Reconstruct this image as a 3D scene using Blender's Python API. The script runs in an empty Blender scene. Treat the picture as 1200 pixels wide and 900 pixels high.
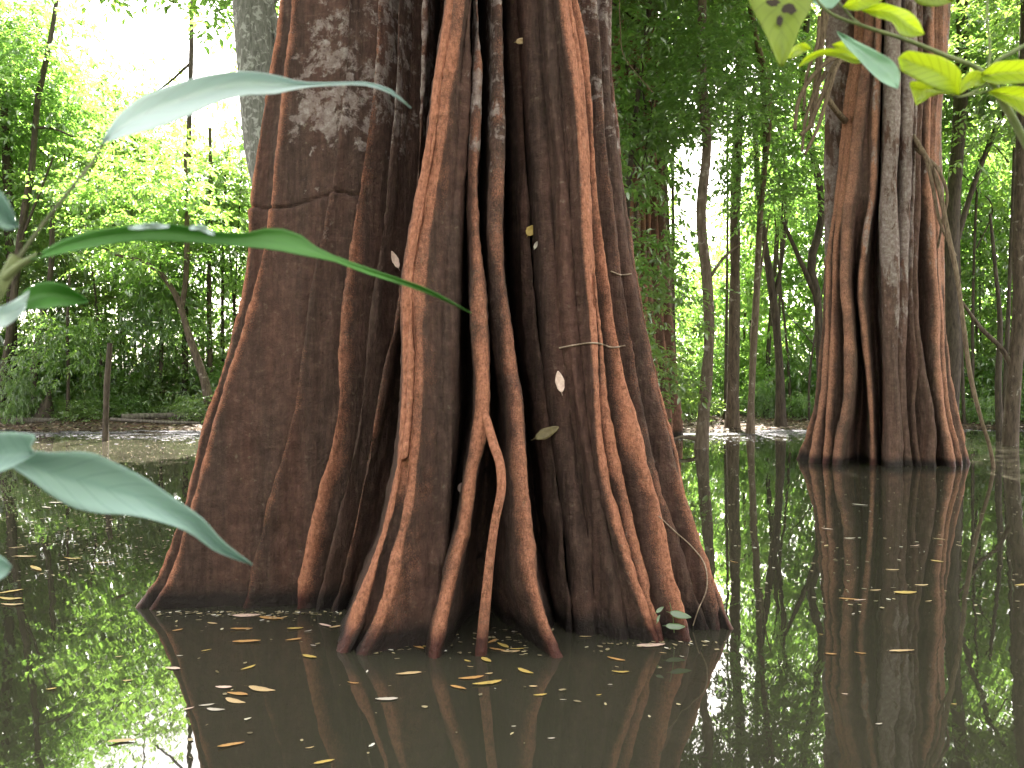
import bpy, math, random
import numpy as np
from mathutils import Vector, Matrix
from mathutils.bvhtree import BVHTree

R = math.radians
scene = bpy.context.scene
COL = scene.collection
F = 950.0            # focal length in pixels of a 1200 px wide frame
HZ = 445.0           # horizon row
EYE = 1.5

# ------------------------------------------------------------------ camera, world, sun
cam_data = bpy.data.cameras.new('camera')
cam_data.sensor_width = 36.0
cam_data.lens = 36.0 * F / 1200.0
cam_data.shift_y = -(450.0 - HZ) / 1200.0
cam_data.clip_start = 0.05
cam_data.clip_end = 3000.0
cam_data.dof.use_dof = True
cam_data.dof.focus_distance = 5.6
cam_data.dof.aperture_fstop = 9.0
cam = bpy.data.objects.new('camera', cam_data)
cam.location = (0, 0, EYE)
cam.rotation_euler = (R(90), 0, 0)
COL.objects.link(cam)
scene.camera = cam

SUN_EL, SUN_AZ = 54.0, 8.0      # azimuth measured from +Y towards +X
world = bpy.data.worlds.new('World')
scene.world = world
world.use_nodes = True
wn = world.node_tree.nodes
wl = world.node_tree.links
sky = wn.new('ShaderNodeTexSky')
sky.sky_type = 'NISHITA'
sky.sun_disc = False
sky.sun_elevation = R(SUN_EL)
sky.sun_rotation = R(SUN_AZ)
sky.air_density = 1.0
sky.dust_density = 3.0
sky.ozone_density = 1.0
bw = wn.new('ShaderNodeRGBToBW')
wl.new(sky.outputs[0], bw.inputs[0])
hz = wn.new('ShaderNodeMix')
hz.data_type = 'RGBA'
hz.blend_type = 'MULTIPLY'
hz.inputs[0].default_value = 1.0
wl.new(bw.outputs[0], hz.inputs[6])
hz.inputs[7].default_value = (1.10, 1.0, 0.88, 1)      # veil of bright thin cloud
hm = wn.new('ShaderNodeMix')
hm.data_type = 'RGBA'
hm.inputs[0].default_value = 0.80
wl.new(sky.outputs[0], hm.inputs[6])
wl.new(hz.outputs[2], hm.inputs[7])
wl.new(hm.outputs[2], wn['Background'].inputs['Color'])
wn['Background'].inputs['Strength'].default_value = 0.15

sun_data = bpy.data.lights.new('sun', 'SUN')
sun_data.energy = 5.0
sun_data.angle = R(0.5)
sun_data.color = (1.0, 0.95, 0.86)
sun = bpy.data.objects.new('sun', sun_data)
to_sun = Vector((math.sin(R(SUN_AZ)) * math.cos(R(SUN_EL)), math.cos(R(SUN_AZ)) * math.cos(R(SUN_EL)), math.sin(R(SUN_EL))))
sun.rotation_euler = (-to_sun).to_track_quat('-Z', 'Y').to_euler()
sun.location = (0, 20, 40)
COL.objects.link(sun)

vs = scene.view_settings
vs.view_transform = 'Standard'
vs.look = 'None'
vs.exposure = 3.5
vs.gamma = 1.0
vs.use_curve_mapping = False
scene.cycles.max_bounces = 8
scene.cycles.diffuse_bounces = 3
scene.cycles.glossy_bounces = 3
scene.cycles.transmission_bounces = 4
scene.cycles.caustics_reflective = False
scene.cycles.caustics_refractive = False


# ------------------------------------------------------------------ helpers
def P(px, py, d):
    """world point seen at a pixel of the 1200x900 frame, d metres away"""
    return Vector(((px - 600.0) / F * d, d, EYE - (py - HZ) / F * d))


def ground_px(px, py):
    d = EYE * F / (py - HZ)
    return (px - 600.0) / F * d, d


def tag(o, label, cat, group=None, kind=None):
    if label:
        o['label'] = label
    if cat:
        o['category'] = cat
    if group:
        o['group'] = group
    if kind:
        o['kind'] = kind
    return o


def empty(name, loc):
    o = bpy.data.objects.new(name, None)
    o.empty_display_size = 0.2
    o.location = loc
    COL.objects.link(o)
    return o


def link(name, me, parent=None, mat=None):
    o = bpy.data.objects.new(name, me)
    COL.objects.link(o)
    if mat is not None and not me.materials:
        me.materials.append(mat)
    if parent is not None:
        o.parent = parent
    return o


def mesh_np(name, V, loops, counts, smooth=True, attrs=None):
    V = np.asarray(V, dtype=np.float32)
    loops = np.asarray(loops, dtype=np.int32).ravel()
    counts = np.asarray(counts, dtype=np.int32)
    me = bpy.data.meshes.new(name)
    me.vertices.add(len(V))
    me.vertices.foreach_set('co', V.ravel())
    me.loops.add(len(loops))
    me.loops.foreach_set('vertex_index', loops)
    me.polygons.add(len(counts))
    starts = np.concatenate([[0], np.cumsum(counts)[:-1]]).astype(np.int32)
    me.polygons.foreach_set('loop_start', starts)
    me.polygons.foreach_set('loop_total', counts)
    me.polygons.foreach_set('use_smooth', np.full(len(counts), smooth, dtype=bool))
    for k, a in (attrs or {}).items():
        at = me.attributes.new(k, 'FLOAT', 'POINT')
        at.data.foreach_set('value', np.asarray(a, dtype=np.float32).ravel())
    me.update(calc_edges=True)
    me.validate()
    return me


def grid_faces(nr, nc, wrap):
    r = np.arange(nr - 1)[:, None]
    c = np.arange(nc if wrap else nc - 1)[None, :]
    c2 = (c + 1) % nc
    q = np.stack([r * nc + c, r * nc + c2, (r + 1) * nc + c2, (r + 1) * nc + c], axis=-1)
    return q.reshape(-1, 4)


def hash3(i, j, k, s):
    n = (i * 374761393 + j * 668265263 + k * 2147483647 + s * 1274126177) & 0xffffffff
    n = ((n ^ (n >> 13)) * 1274126177) & 0xffffffff
    n = n ^ (n >> 16)
    return (n & 0xffff) / 65535.0


def noise(x, y, z, seed=0):
    x, y, z = np.broadcast_arrays(x, y, z)
    xi, yi, zi = np.floor(x).astype(np.int64), np.floor(y).astype(np.int64), np.floor(z).astype(np.int64)
    fx, fy, fz = x - xi, y - yi, z - zi
    fx, fy, fz = [t * t * (3 - 2 * t) for t in (fx, fy, fz)]
    out = 0
    for a in (0, 1):
        for b in (0, 1):
            for c in (0, 1):
                w = (fx if a else 1 - fx) * (fy if b else 1 - fy) * (fz if c else 1 - fz)
                out = out + w * hash3(xi + a, yi + b, zi + c, seed)
    return out * 2 - 1


def hermite(xs, ys, x):
    """smooth curve through (xs, ys), linear beyond the ends"""
    xs, ys = np.asarray(xs, float), np.asarray(ys, float)
    m = np.gradient(ys, xs)
    x = np.asarray(x, float)
    i = np.clip(np.searchsorted(xs, x) - 1, 0, len(xs) - 2)
    h = xs[i + 1] - xs[i]
    t = (x - xs[i]) / h
    tc = np.clip(t, 0, 1)
    r = ((2 * tc**3 - 3 * tc**2 + 1) * ys[i] + (tc**3 - 2 * tc**2 + tc) * h * m[i]
         + (-2 * tc**3 + 3 * tc**2) * ys[i + 1] + (tc**3 - tc**2) * h * m[i + 1])
    r = np.where(x < xs[0], ys[0] + (x - xs[0]) * m[0], r)
    r = np.where(x > xs[-1], ys[-1] + (x - xs[-1]) * m[-1], r)
    return r


# ------------------------------------------------------------------ materials
def new_mat(name):
    m = bpy.data.materials.new(name)
    m.use_nodes = True
    nt = m.node_tree
    nt.nodes.clear()
    out = nt.nodes.new('ShaderNodeOutputMaterial')
    return m, nt, out


class NT:
    def __init__(self, nt):
        self.nt = nt

    def n(self, typ, **kw):
        nd = self.nt.nodes.new(typ)
        for k, v in kw.items():
            setattr(nd, k, v)
        return nd

    def l(self, a, b):
        self.nt.links.new(a, b)

    def coords(self, scale, loc=(0, 0, 0), kind='Object'):
        tc = self.n('ShaderNodeTexCoord')
        mp = self.n('ShaderNodeMapping')
        mp.inputs['Scale'].default_value = scale
        mp.inputs['Location'].default_value = loc
        self.l(tc.outputs[kind], mp.inputs['Vector'])
        return mp.outputs[0]

    def noise(self, vec, scale, detail=4, rough=0.55, dist=0.0):
        nd = self.n('ShaderNodeTexNoise')
        nd.inputs['Scale'].default_value = scale
        nd.inputs['Detail'].default_value = detail
        nd.inputs['Roughness'].default_value = rough
        nd.inputs['Distortion'].default_value = dist
        if vec is not None:
            self.l(vec, nd.inputs['Vector'])
        return nd.outputs['Fac']

    def ramp(self, fac, stops):
        nd = self.n('ShaderNodeValToRGB')
        el = nd.color_ramp.elements
        while len(el) < len(stops):
            el.new(0.5)
        for e, (p, c) in zip(el, stops):
            e.position = p
            e.color = (c[0], c[1], c[2], 1) if hasattr(c, '__len__') else (c, c, c, 1)
        self.l(fac, nd.inputs['Fac'])
        return nd.outputs['Color']

    def mix(self, fac, a, b, mode='MIX'):
        nd = self.n('ShaderNodeMix', data_type='RGBA', blend_type=mode)
        for v, s in ((fac, 0), (a, 6), (b, 7)):
            if isinstance(v, (int, float)):
                nd.inputs[s].default_value = v
            elif isinstance(v, tuple):
                nd.inputs[s].default_value = (v[0], v[1], v[2], 1)
            else:
                self.l(v, nd.inputs[s])
        return nd.outputs[2]

    def math(self, op, a, b=None, clamp=False):
        nd = self.n('ShaderNodeMath', operation=op, use_clamp=clamp)
        for i, v in enumerate((a, b)):
            if v is None:
                continue
            if isinstance(v, (int, float)):
                nd.inputs[i].default_value = v
            else:
                self.l(v, nd.inputs[i])
        return nd.outputs[0]

    def attr(self, name):
        nd = self.n('ShaderNodeAttribute', attribute_name=name)
        return nd.outputs['Fac']

    def bump(self, h, strength, dist, normal=None):
        nd = self.n('ShaderNodeBump')
        nd.inputs['Strength'].default_value = strength
        nd.inputs['Distance'].default_value = dist
        self.l(h, nd.inputs['Height'])
        if normal is not None:
            self.l(normal, nd.inputs['Normal'])
        return nd.outputs[0]

    def principled(self, color, rough=0.8, spec=0.3, normal=None):
        b = self.n('ShaderNodeBsdfPrincipled')
        if isinstance(color, tuple):
            b.inputs['Base Color'].default_value = (*color, 1)
        else:
            self.l(color, b.inputs['Base Color'])
        if isinstance(rough, (int, float)):
            b.inputs['Roughness'].default_value = rough
        else:
            self.l(rough, b.inputs['Roughness'])
        b.inputs['Specular IOR Level'].default_value = spec
        if normal is not None:
            self.l(normal, b.inputs['Normal'])
        return b


def fluted_bark(name, lichen_lo, lichen_hi, lichen_th, scale=1.0, flank=(0.085, 0.046, 0.034), crest=(0.40, 0.155, 0.075), streak=1.0):
    """red-brown fibrous bark: worn orange ridges, grey lichen higher up, a wet band at the water"""
    m, nt, out = new_mat(name)
    t = NT(nt)
    c = t.coords((1, 1, 1))
    cz = t.coords((scale, scale, 0.09 * scale))
    cz2 = t.coords((scale, scale, 0.35 * scale))
    ch = t.coords((0.5 * scale, 0.5 * scale, 5 * scale))
    sep = t.n('ShaderNodeSeparateXYZ')
    t.l(c, sep.inputs[0])
    z = sep.outputs['Z']
    fib = t.noise(cz, 38, 5, 0.6)
    fib2 = t.noise(cz2, 75, 5, 0.7)
    blot = t.noise(c, 3.2 * scale, 6, 0.6)
    fine = t.noise(c, 140 * scale, 3, 0.7)
    rings = t.noise(ch, 3.0, 4, 0.6)
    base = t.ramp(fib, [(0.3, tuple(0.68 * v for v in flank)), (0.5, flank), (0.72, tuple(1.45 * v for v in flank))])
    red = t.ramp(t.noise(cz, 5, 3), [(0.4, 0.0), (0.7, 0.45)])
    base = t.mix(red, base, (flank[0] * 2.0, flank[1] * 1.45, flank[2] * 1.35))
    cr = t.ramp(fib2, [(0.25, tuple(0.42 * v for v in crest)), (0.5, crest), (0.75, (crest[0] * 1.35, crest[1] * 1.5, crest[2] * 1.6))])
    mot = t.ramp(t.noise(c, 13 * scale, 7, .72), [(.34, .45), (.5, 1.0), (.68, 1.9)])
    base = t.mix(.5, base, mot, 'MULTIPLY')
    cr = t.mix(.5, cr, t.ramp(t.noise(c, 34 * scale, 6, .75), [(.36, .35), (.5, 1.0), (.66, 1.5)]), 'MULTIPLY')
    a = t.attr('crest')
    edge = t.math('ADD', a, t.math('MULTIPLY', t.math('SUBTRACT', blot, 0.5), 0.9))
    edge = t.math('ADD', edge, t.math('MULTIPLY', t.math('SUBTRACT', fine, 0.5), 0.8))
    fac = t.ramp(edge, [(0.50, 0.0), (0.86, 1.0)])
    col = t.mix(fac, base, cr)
    # pale mottles (algae and lichen spots) all over
    sp = t.ramp(t.noise(c, 26 * scale, 5, 0.65), [(0.6, 0.0), (0.74, 0.55)])
    sp = t.math('MULTIPLY', sp, t.ramp(t.noise(c, 2.1 * scale, 3), [(0.42, 0.0), (0.62, 1.0)]))
    col = t.mix(sp, col, (0.22, 0.20, 0.15))
    # horizontal growth lines
    rl = t.ramp(rings, [(0.64, 0.0), (0.74, 0.16)])
    col = t.mix(rl, col, (0.25, 0.16, 0.13))
    # grey pink lichen, more of it higher up the stem
    la = t.attr('lichen')
    h = t.math('ADD', t.math('MULTIPLY', t.noise(t.coords((1, 1, streak)), 8.5 * scale, 8, 0.72, 0.3), 0.75), t.math('MULTIPLY', t.noise(c, 1.3 * scale, 3), 0.45))
    lf = t.math('ADD', h, t.math('MULTIPLY', t.math('SUBTRACT', la, 1.0), 0.35))
    lf = t.ramp(lf, [(lichen_th, 0.0), (lichen_th + 0.055, 0.75)])
    lcol = t.ramp(t.noise(c, 19 * scale, 5, 0.7), [(0.3, (0.16, 0.11, 0.10)), (0.52, (0.30, 0.24, 0.22)), (0.72, (0.48, 0.44, 0.41))])
    lf = t.math('MULTIPLY', lf, t.math('GREATER_THAN', la, 0.01))
    col = t.mix(lf, col, lcol)
    # wet, dark red band just over the water
    wet = t.math('ADD', z, t.math('MULTIPLY', t.math('SUBTRACT', blot, 0.5), 0.10))
    wet = t.ramp(wet, [(0.07, 1.0), (0.17, 0.0)])
    col = t.mix(t.math('MULTIPLY', wet, 0.92), col, t.mix(fac, (0.014, 0.010, 0.009), (0.060, 0.017, 0.016)))
    rough = t.math('SUBTRACT', 0.88, t.math('MULTIPLY', wet, 0.5))
    hgt = t.math('ADD', t.math('MULTIPLY', fib, 0.55), t.math('MULTIPLY', fib2, 0.45))
    hgt = t.math('ADD', hgt, t.math('ADD', t.math('MULTIPLY', t.noise(c, 22 * scale, 6, 0.7), 0.7), t.math('MULTIPLY', t.noise(c, 75 * scale, 4, .7), .35)))
    nrm = t.bump(hgt, 1.0, 0.03 / scale)
    b = t.principled(col, rough, 0.25, nrm)
    t.l(b.outputs[0], out.inputs['Surface'])
    return m


def plain_bark(name, dark, light, pale=None, pale_amt=0.0, scale=1.0):
    m, nt, out = new_mat(name)
    t = NT(nt)
    c = t.coords((1, 1, 1))
    cz = t.coords((1, 1, 0.22))
    n1 = t.noise(cz, 16 * scale, 6, 0.65)
    n2 = t.noise(c, 4 * scale, 6, 0.65, 0.5)
    oi = t.n('ShaderNodeObjectInfo')
    col = t.ramp(n1, [(0.32, dark), (0.7, light)])
    if pale:
        col = t.mix(t.ramp(n2, [(0.62 - pale_amt, 0.0), (0.68 - pale_amt, 0.9)]), col, pale)
    nrm = t.bump(n1, 0.8, 0.03)
    b = t.principled(col, 0.9, 0.2, nrm)
    t.l(b.outputs[0], out.inputs['Surface'])
    return m


def leaf_mat(name, dark, light, trans, tfac=0.45, gloss=0.10, rough=0.30):
    """thin leaf: reflects its own green, lets yellow-green light through"""
    m, nt, out = new_mat(name)
    t = NT(nt)
    tint = t.attr('tint')
    col = t.ramp(tint, [(0.05, dark), (0.9, light)])
    tcol = t.mix(tint, (trans[0] * 0.55, trans[1] * 0.7, trans[2] * 0.7), trans)
    d = t.n('ShaderNodeBsdfDiffuse')
    t.l(col, d.inputs['Color'])
    tr = t.n('ShaderNodeBsdfTranslucent')
    t.l(tcol, tr.inputs['Color'])
    mx = t.n('ShaderNodeMixShader')
    mx.inputs[0].default_value = tfac
    t.l(d.outputs[0], mx.inputs[1])
    t.l(tr.outputs[0], mx.inputs[2])
    g = t.n('ShaderNodeBsdfGlossy')
    g.inputs['Roughness'].default_value = rough
    g.inputs['Color'].default_value = (1, 1, 1, 1)
    mg = t.n('ShaderNodeMixShader')
    mg.inputs[0].default_value = gloss
    t.l(mx.outputs[0], mg.inputs[1])
    t.l(g.outputs[0], mg.inputs[2])
    t.l(mg.outputs[0], out.inputs['Surface'])
    return m


def flat_mat(name, dark, light, scale=30, rough=0.7, spec=0.3):
    m, nt, out = new_mat(name)
    t = NT(nt)
    c = t.coords((1, 1, 1))
    col = t.ramp(t.noise(c, scale, 4, 0.6), [(0.3, dark), (0.7, light)])
    b = t.principled(col, rough, spec)
    t.l(b.outputs[0], out.inputs['Surface'])
    return m


M = {}
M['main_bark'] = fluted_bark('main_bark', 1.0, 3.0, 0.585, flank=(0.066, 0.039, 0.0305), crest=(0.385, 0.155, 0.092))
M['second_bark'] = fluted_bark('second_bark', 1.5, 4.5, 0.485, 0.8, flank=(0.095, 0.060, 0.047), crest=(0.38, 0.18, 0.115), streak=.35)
M['far_bark'] = fluted_bark('far_bark', 1.5, 4.5, 0.62, 0.8, flank=(0.10, 0.06, 0.045), crest=(0.30, 0.14, 0.09))
M['grey_bark'] = plain_bark('grey_bark', (0.09, 0.088, 0.078), (0.24, 0.235, 0.215), (0.36, 0.36, 0.34), 0.10, 2.0)
M['brown_bark'] = plain_bark('brown_bark', (0.040, 0.030, 0.023), (0.14, 0.105, 0.08), (0.24, 0.21, 0.18), 0.02)
M['tan_bark'] = plain_bark('tan_bark', (0.07, 0.05, 0.037), (0.20, 0.152, 0.115), (0.30, 0.265, 0.225), 0.05)
M['dark_bark'] = plain_bark('dark_bark', (0.030, 0.024, 0.020), (0.105, 0.082, 0.064))
M['vine_bark'] = plain_bark('vine_bark', (0.08, 0.055, 0.038), (0.26, 0.19, 0.13), scale=2.0)
M['log_wood'] = plain_bark('log_wood', (0.045, 0.036, 0.03), (0.20, 0.175, 0.155))
M['leaf_dark'] = leaf_mat('leaf_dark', (0.055, 0.10, 0.028), (0.12, 0.18, 0.048), (0.36, 0.53, 0.085), 0.5)
M['leaf_mid'] = leaf_mat('leaf_mid', (0.045, 0.095, 0.018), (0.10, 0.175, 0.032), (0.33, 0.56, 0.085), 0.52)
M['leaf_bright'] = leaf_mat('leaf_bright', (0.045, 0.10, 0.016), (0.12, 0.19, 0.03), (0.40, 0.64, 0.10), 0.55)


# ------------------------------------------------------------------ ground and water
def shore(x):
    x = np.asarray(x, float)
    return 24.2 + 0.9 * noise(x * 0.16, 0.3, 0.0, 5) + 0.35 * noise(x * 0.7, 1.3, 0.0, 6) + np.where(x > 6, (x - 6) * 0.12, 0) 


def ground_h(x, y):
    x, y = np.broadcast_arrays(np.asarray(x, float), np.asarray(y, float))
    s = y - shore(x)
    h = np.where(s < 0, np.maximum(-0.9, s * 0.05), 0.42 * (1 - np.exp(-np.clip(s, 0, None) / 5.0)))
    b = noise(x * 0.5, y * 0.5, 0.0, 9) * 0.07 + noise(x * 1.7, y * 1.7, 0.0, 10) * 0.025
    h = h + b * np.clip((s + 1.0) / 3.0, 0.15, 1)
    far = np.clip((y - 90) / 200.0, 0, 1)
    return h + far * 1.0


def gh(x, y):
    return float(ground_h(x, y))


def build_ground():
    xs = np.concatenate([[-900, -500, -250, -140, -90], np.arange(-60, 60.01, 0.45), [90, 140, 250, 500, 900]])
    ys = np.concatenate([[-900, -400, -150, -60, -20, 0, 8, 14], np.arange(17, 62, 0.4), [70, 85, 110, 150, 220, 400, 900, 1500]])
    X, Y = np.meshgrid(xs, ys)
    Z = ground_h(X, Y)
    V = np.stack([X, Y, Z], -1).reshape(-1, 3)
    q = grid_faces(len(ys), len(xs), False)
    me = mesh_np('ground', V, q, np.full(len(q), 4))
    m, nt, out = new_mat('leaf_litter_soil')
    t = NT(nt)
    c = t.coords((1, 1, 1))
    n1 = t.noise(c, 9, 6, 0.7)
    n2 = t.noise(c, 0.7, 4, 0.6)
    v = t.n('ShaderNodeTexVoronoi')
    v.inputs['Scale'].default_value = 11
    t.l(c, v.inputs['Vector'])
    col = t.ramp(n1, [(0.3, (0.035, 0.024, 0.016)), (0.55, (0.11, 0.075, 0.05)), (0.75, (0.25, 0.18, 0.13))])
    col2 = t.mix(0.45, col, v.outputs['Color'], 'SOFT_LIGHT')
    col = t.mix(t.ramp(n2, [(0.45, 0.0), (0.6, 0.7)]), col2, (0.05, 0.038, 0.026))
    b = t.principled(col, 0.9, 0.2, t.bump(n1, 0.8, 0.08))
    t.l(b.outputs[0], out.inputs['Surface'])
    o = link('ground', me, None, m)
    tag(o, 'brown leaf strewn forest floor rising from the flooded edge', 'ground', kind='structure')


def build_water():
    V = [(-120, -60, 0), (120, -60, 0), (120, 46, 0), (-120, 46, 0)]
    me = mesh_np('water', V, [0, 1, 2, 3], [4])
    m, nt, out = new_mat('murky_water')
    t = NT(nt)
    c = t.coords((1, 1, 1))
    cr = t.coords((1.0, 0.28, 1))
    silt = t.ramp(t.noise(c, 0.6, 4), [(0.3, (0.034, 0.0315, 0.0225)), (0.7, (0.040, 0.037, 0.0265))])
    h = t.math('ADD', t.math('MULTIPLY', t.noise(cr, 1.6, 2, 0.5), 1.0), t.math('MULTIPLY', t.noise(cr, 9.0, 2, 0.5), 0.10))
    nrm = t.bump(h, 0.16, 0.02)
    b = t.principled(silt, 0.015, 0.5, nrm)
    b.inputs['IOR'].default_value = 1.6
    t.l(b.outputs[0], out.inputs['Surface'])
    o = link('water', me, None, m)
    tag(o, 'still brown flood water mirroring the trees', 'water', kind='structure')


build_ground()
build_water()


# ------------------------------------------------------------------ fluted trunks
def traced(pts, ztop, dtop, w, dep, f=0.5, crest=1.0, power=1.6, lich=1.0, lim=2.6, vlich=None, turn=430, straight=0.0, ctop=1.0):
    return dict(ctop=ctop, straight=straight, lim=lim, vlich=vlich, turn=turn, pts=pts, dtop=dtop, w=w, dep=dep, f=f, crest=crest, power=power, lich=lich)


def fluted_mesh(name, ridges, centre, backs, zs, z_split, taper, base_r, top_r, flare, seed, rough=1.0, knob=1.0, cracks=(), S=5, lich=(1.5, 3.5)):
    """sweep a folded cross-section up the trunk.
    ridges: traced crests left to right; backs: (angle, factor) of crests round the far side."""
    nr = len(zs)
    zc = np.minimum(zs, z_split)
    TX, TY = [], []
    for r in ridges:
        ys = np.array([p[1] for p in r['pts']], float)
        xs = np.array([p[0] for p in r['pts']], float)
        tip = ys[-1]
        db = EYE * F / (tip - HZ)
        py = np.linspace(-140, tip + 70, 500)
        px = hermite(ys, xs, py)
        s = np.clip(py / tip, 0, 1)
        d = r['dtop'] + (db - r['dtop']) * s ** r['power']
        Z = EYE - (py - HZ) / F * d
        o = np.argsort(Z)
        TX.append(np.interp(zc, Z[o], ((px - 600) / F * d)[o]))
        TY.append(np.interp(zc, Z[o], d[o]))
    fl = np.exp(-np.clip(zc, -0.3, None) / flare)
    for ang, k in backs:
        rad = (top_r + (base_r - top_r) * fl) * k
        a = R(ang) + 0.06 * np.sin(zc * 1.3 + ang)
        TX.append(centre[0] + rad * np.cos(a))
        TY.append(centre[1] + rad * np.sin(a))
    T = np.stack([np.stack(TX, 1), np.stack(TY, 1)], -1)          # rows, ridges, 2
    n = T.shape[1]
    C = np.array(centre[:2])
    up = np.clip(zs - z_split, 0, None)
    shrink = 1.0 / (1.0 + taper * up)
    T = C + (T - C) * shrink[:, None, None]
    W = np.array([r['w'] for r in ridges] + [0.07] * len(backs))
    LIM = np.array([r['lim'] for r in ridges] + [2.6] * len(backs))
    D = np.zeros((nr, n))
    for k, r in enumerate(ridges):
        if isinstance(r['dep'], tuple):          # groove that opens from its top to the water
            zt = EYE - (r['turn'] - HZ) / F * r['dtop']
            D[:, k] = r['dep'][1] + (r['dep'][0] - r['dep'][1]) * np.clip(.5 + (zs - zt) / (.15 * r['dtop']), 0, 1)
        else:
            D[:, k] = r['dep']
    D[:, len(ridges):] = .35
    VL = np.array([(r['vlich'] if r['vlich'] is not None else .3 * r['lich']) for r in ridges] + [.3] * len(backs))
    FR = np.array([r['f'] for r in ridges] + [0.5] * len(backs))
    CR = np.array([r['crest'] for r in ridges] + [0.8] * len(backs))
    LI = np.array([r['lich'] for r in ridges] + [0.8] * len(backs))
    nxt = np.roll(T, -1, axis=1)
    prv = np.roll(T, 1, axis=1)
    dist = np.linalg.norm(nxt - T, axis=-1)
    dprv = np.roll(dist, 1, axis=1)
    N = T - C
    N /= np.linalg.norm(N, axis=-1, keepdims=True)
    tan = np.stack([-N[..., 1], N[..., 0]], -1)
    W = W[None, :] * (1 + knob * .15 * noise(zs[:, None] * 1.7, np.arange(n)[None, :] * 3.7, 0.0, seed + 7) + knob * .06 * noise(zs[:, None] * 6.0, np.arange(n)[None, :] * 3.7, 0.0, seed + 8))
    w = np.minimum(W, 0.44 * np.minimum(dist, dprv))
    fade = (1.0 / (1.0 + 0.5 * up))[:, None]
    dep = np.minimum(D, LIM[None, :] * dist) * fade
    dl = np.minimum(np.roll(dep, 1, axis=1), dep)
    ln = np.minimum(0.55 * dep, 0.16)
    lp = np.minimum(0.55 * np.roll(dep, 1, axis=1), 0.16)
    Nm = N + np.roll(N, -1, axis=1)
    Nm /= np.linalg.norm(Nm, axis=-1, keepdims=True)
    ST = np.array([r['straight'] for r in ridges] + [0.0] * len(backs))[None, :, None]
    away = -T / np.linalg.norm(T, axis=-1, keepdims=True)
    Nm = Nm * (1 - ST) + away * ST
    Vv = T + (nxt - T) * FR[None, :, None]
    e = (nxt - T) * 0.10
    ctrl = np.stack([T - tan * (w * 1.15)[..., None] - N * lp[..., None],
                     T - tan * w[..., None] + N * 0.008,
                     T + tan * w[..., None] + N * 0.008,
                     T + tan * (w * 1.15)[..., None] - N * ln[..., None],
                     Vv - e - Nm * (dep * 1.08)[..., None],
                     Vv + e - Nm * (dep * 1.08)[..., None]], axis=2).reshape(nr, n * 6, 2)
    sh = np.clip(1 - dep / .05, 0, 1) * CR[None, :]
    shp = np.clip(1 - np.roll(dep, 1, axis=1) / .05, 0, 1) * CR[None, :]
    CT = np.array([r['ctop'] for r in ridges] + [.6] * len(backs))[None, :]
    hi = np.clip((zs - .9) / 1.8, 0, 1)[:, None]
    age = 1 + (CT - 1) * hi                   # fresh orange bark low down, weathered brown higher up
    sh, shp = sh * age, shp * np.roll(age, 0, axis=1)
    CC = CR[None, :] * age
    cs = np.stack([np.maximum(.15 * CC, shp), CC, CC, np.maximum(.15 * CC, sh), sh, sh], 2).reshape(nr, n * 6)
    ls = np.stack([LI, LI, LI, LI, VL, VL], 1).reshape(-1)
    K = n * 6
    cols, cv, lv = [], [], []
    u = np.arange(S) / S
    B = [(1 - u)**3 / 6, (3 * u**3 - 6 * u**2 + 4) / 6, (-3 * u**3 + 3 * u**2 + 3 * u + 1) / 6, u**3 / 6]
    idx = np.arange(K)
    pts = 0
    cv = 0
    lv = 0
    for k in range(4):
        j = (idx + k - 1) % K
        pts = pts + ctrl[:, j, None, :] * B[k][None, None, :, None]
        cv = cv + cs[:, j][:, :, None] * B[k][None, None, :]
        lv = lv + ls[j][:, None] * B[k][None, :]
    nc = K * S
    pts = pts.reshape(nr, nc, 2)
    cv = cv.reshape(nr, nc)
    lv = np.broadcast_to(lv.reshape(1, nc), (nr, nc)).copy()
    # bark relief along the outline normal
    tg = np.roll(pts, -1, 1) - np.roll(pts, 1, 1)
    tg /= np.linalg.norm(tg, axis=-1, keepdims=True) + 1e-9
    nm = np.stack([tg[..., 1], -tg[..., 0]], -1)
    X, Y, Z = pts[..., 0], pts[..., 1], np.broadcast_to(zs[:, None], (nr, nc))
    h = 0.014 * noise(X * 9, Y * 9, Z * 1.6, seed) + 0.006 * noise(X * 24, Y * 24, Z * 5, seed + 1) + 0.016 * noise(X * 3, Y * 3, Z * 1.1, seed + 2)
    h += 0.005 * noise(X * 60, Y * 60, Z * 26, seed + 3)
    h += 0.014 * noise(X * 5, Y * 5, Z * 6, seed + 4) * np.clip(1.5 - Z, 0.15, 1)
    h += 0.009 * noise(X * 26, Y * 26, Z * 0.35, seed + 5) + 0.007 * noise(X * 13, Y * 13, Z * 0.25, seed + 6)
    h *= rough
    for (xa, xb, zf, depth) in cracks:
        zz = zf(X)
        g = np.exp(-((Z - zz) / 0.011) ** 2) * ((X > xa) & (X < xb))
        h -= depth * g
        h += 0.016 * np.clip(1 - (zz - Z) / 0.25, 0, 1) * (Z < zz) * ((X > xa) & (X < xb))
    pts = pts + nm * h[..., None]
    wob = 1
    V = np.concatenate([pts, Z[..., None]], -1).reshape(-1, 3)
    lz = np.clip((Z - lich[0]) / (lich[1] - lich[0]), 0, 1) * np.clip(lv, 0, 1)
    q = grid_faces(nr, nc, True)
    cap = np.arange(nc)[::-1] + 0
    top = (nr - 1) * nc + np.arange(nc)
    loops = np.concatenate([q.ravel(), top])
    counts = np.concatenate([np.full(len(q), 4), [nc]])
    me = mesh_np(name, V, loops, counts, True, {'crest': cv.ravel(), 'lichen': lz.ravel()})
    return me


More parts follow.
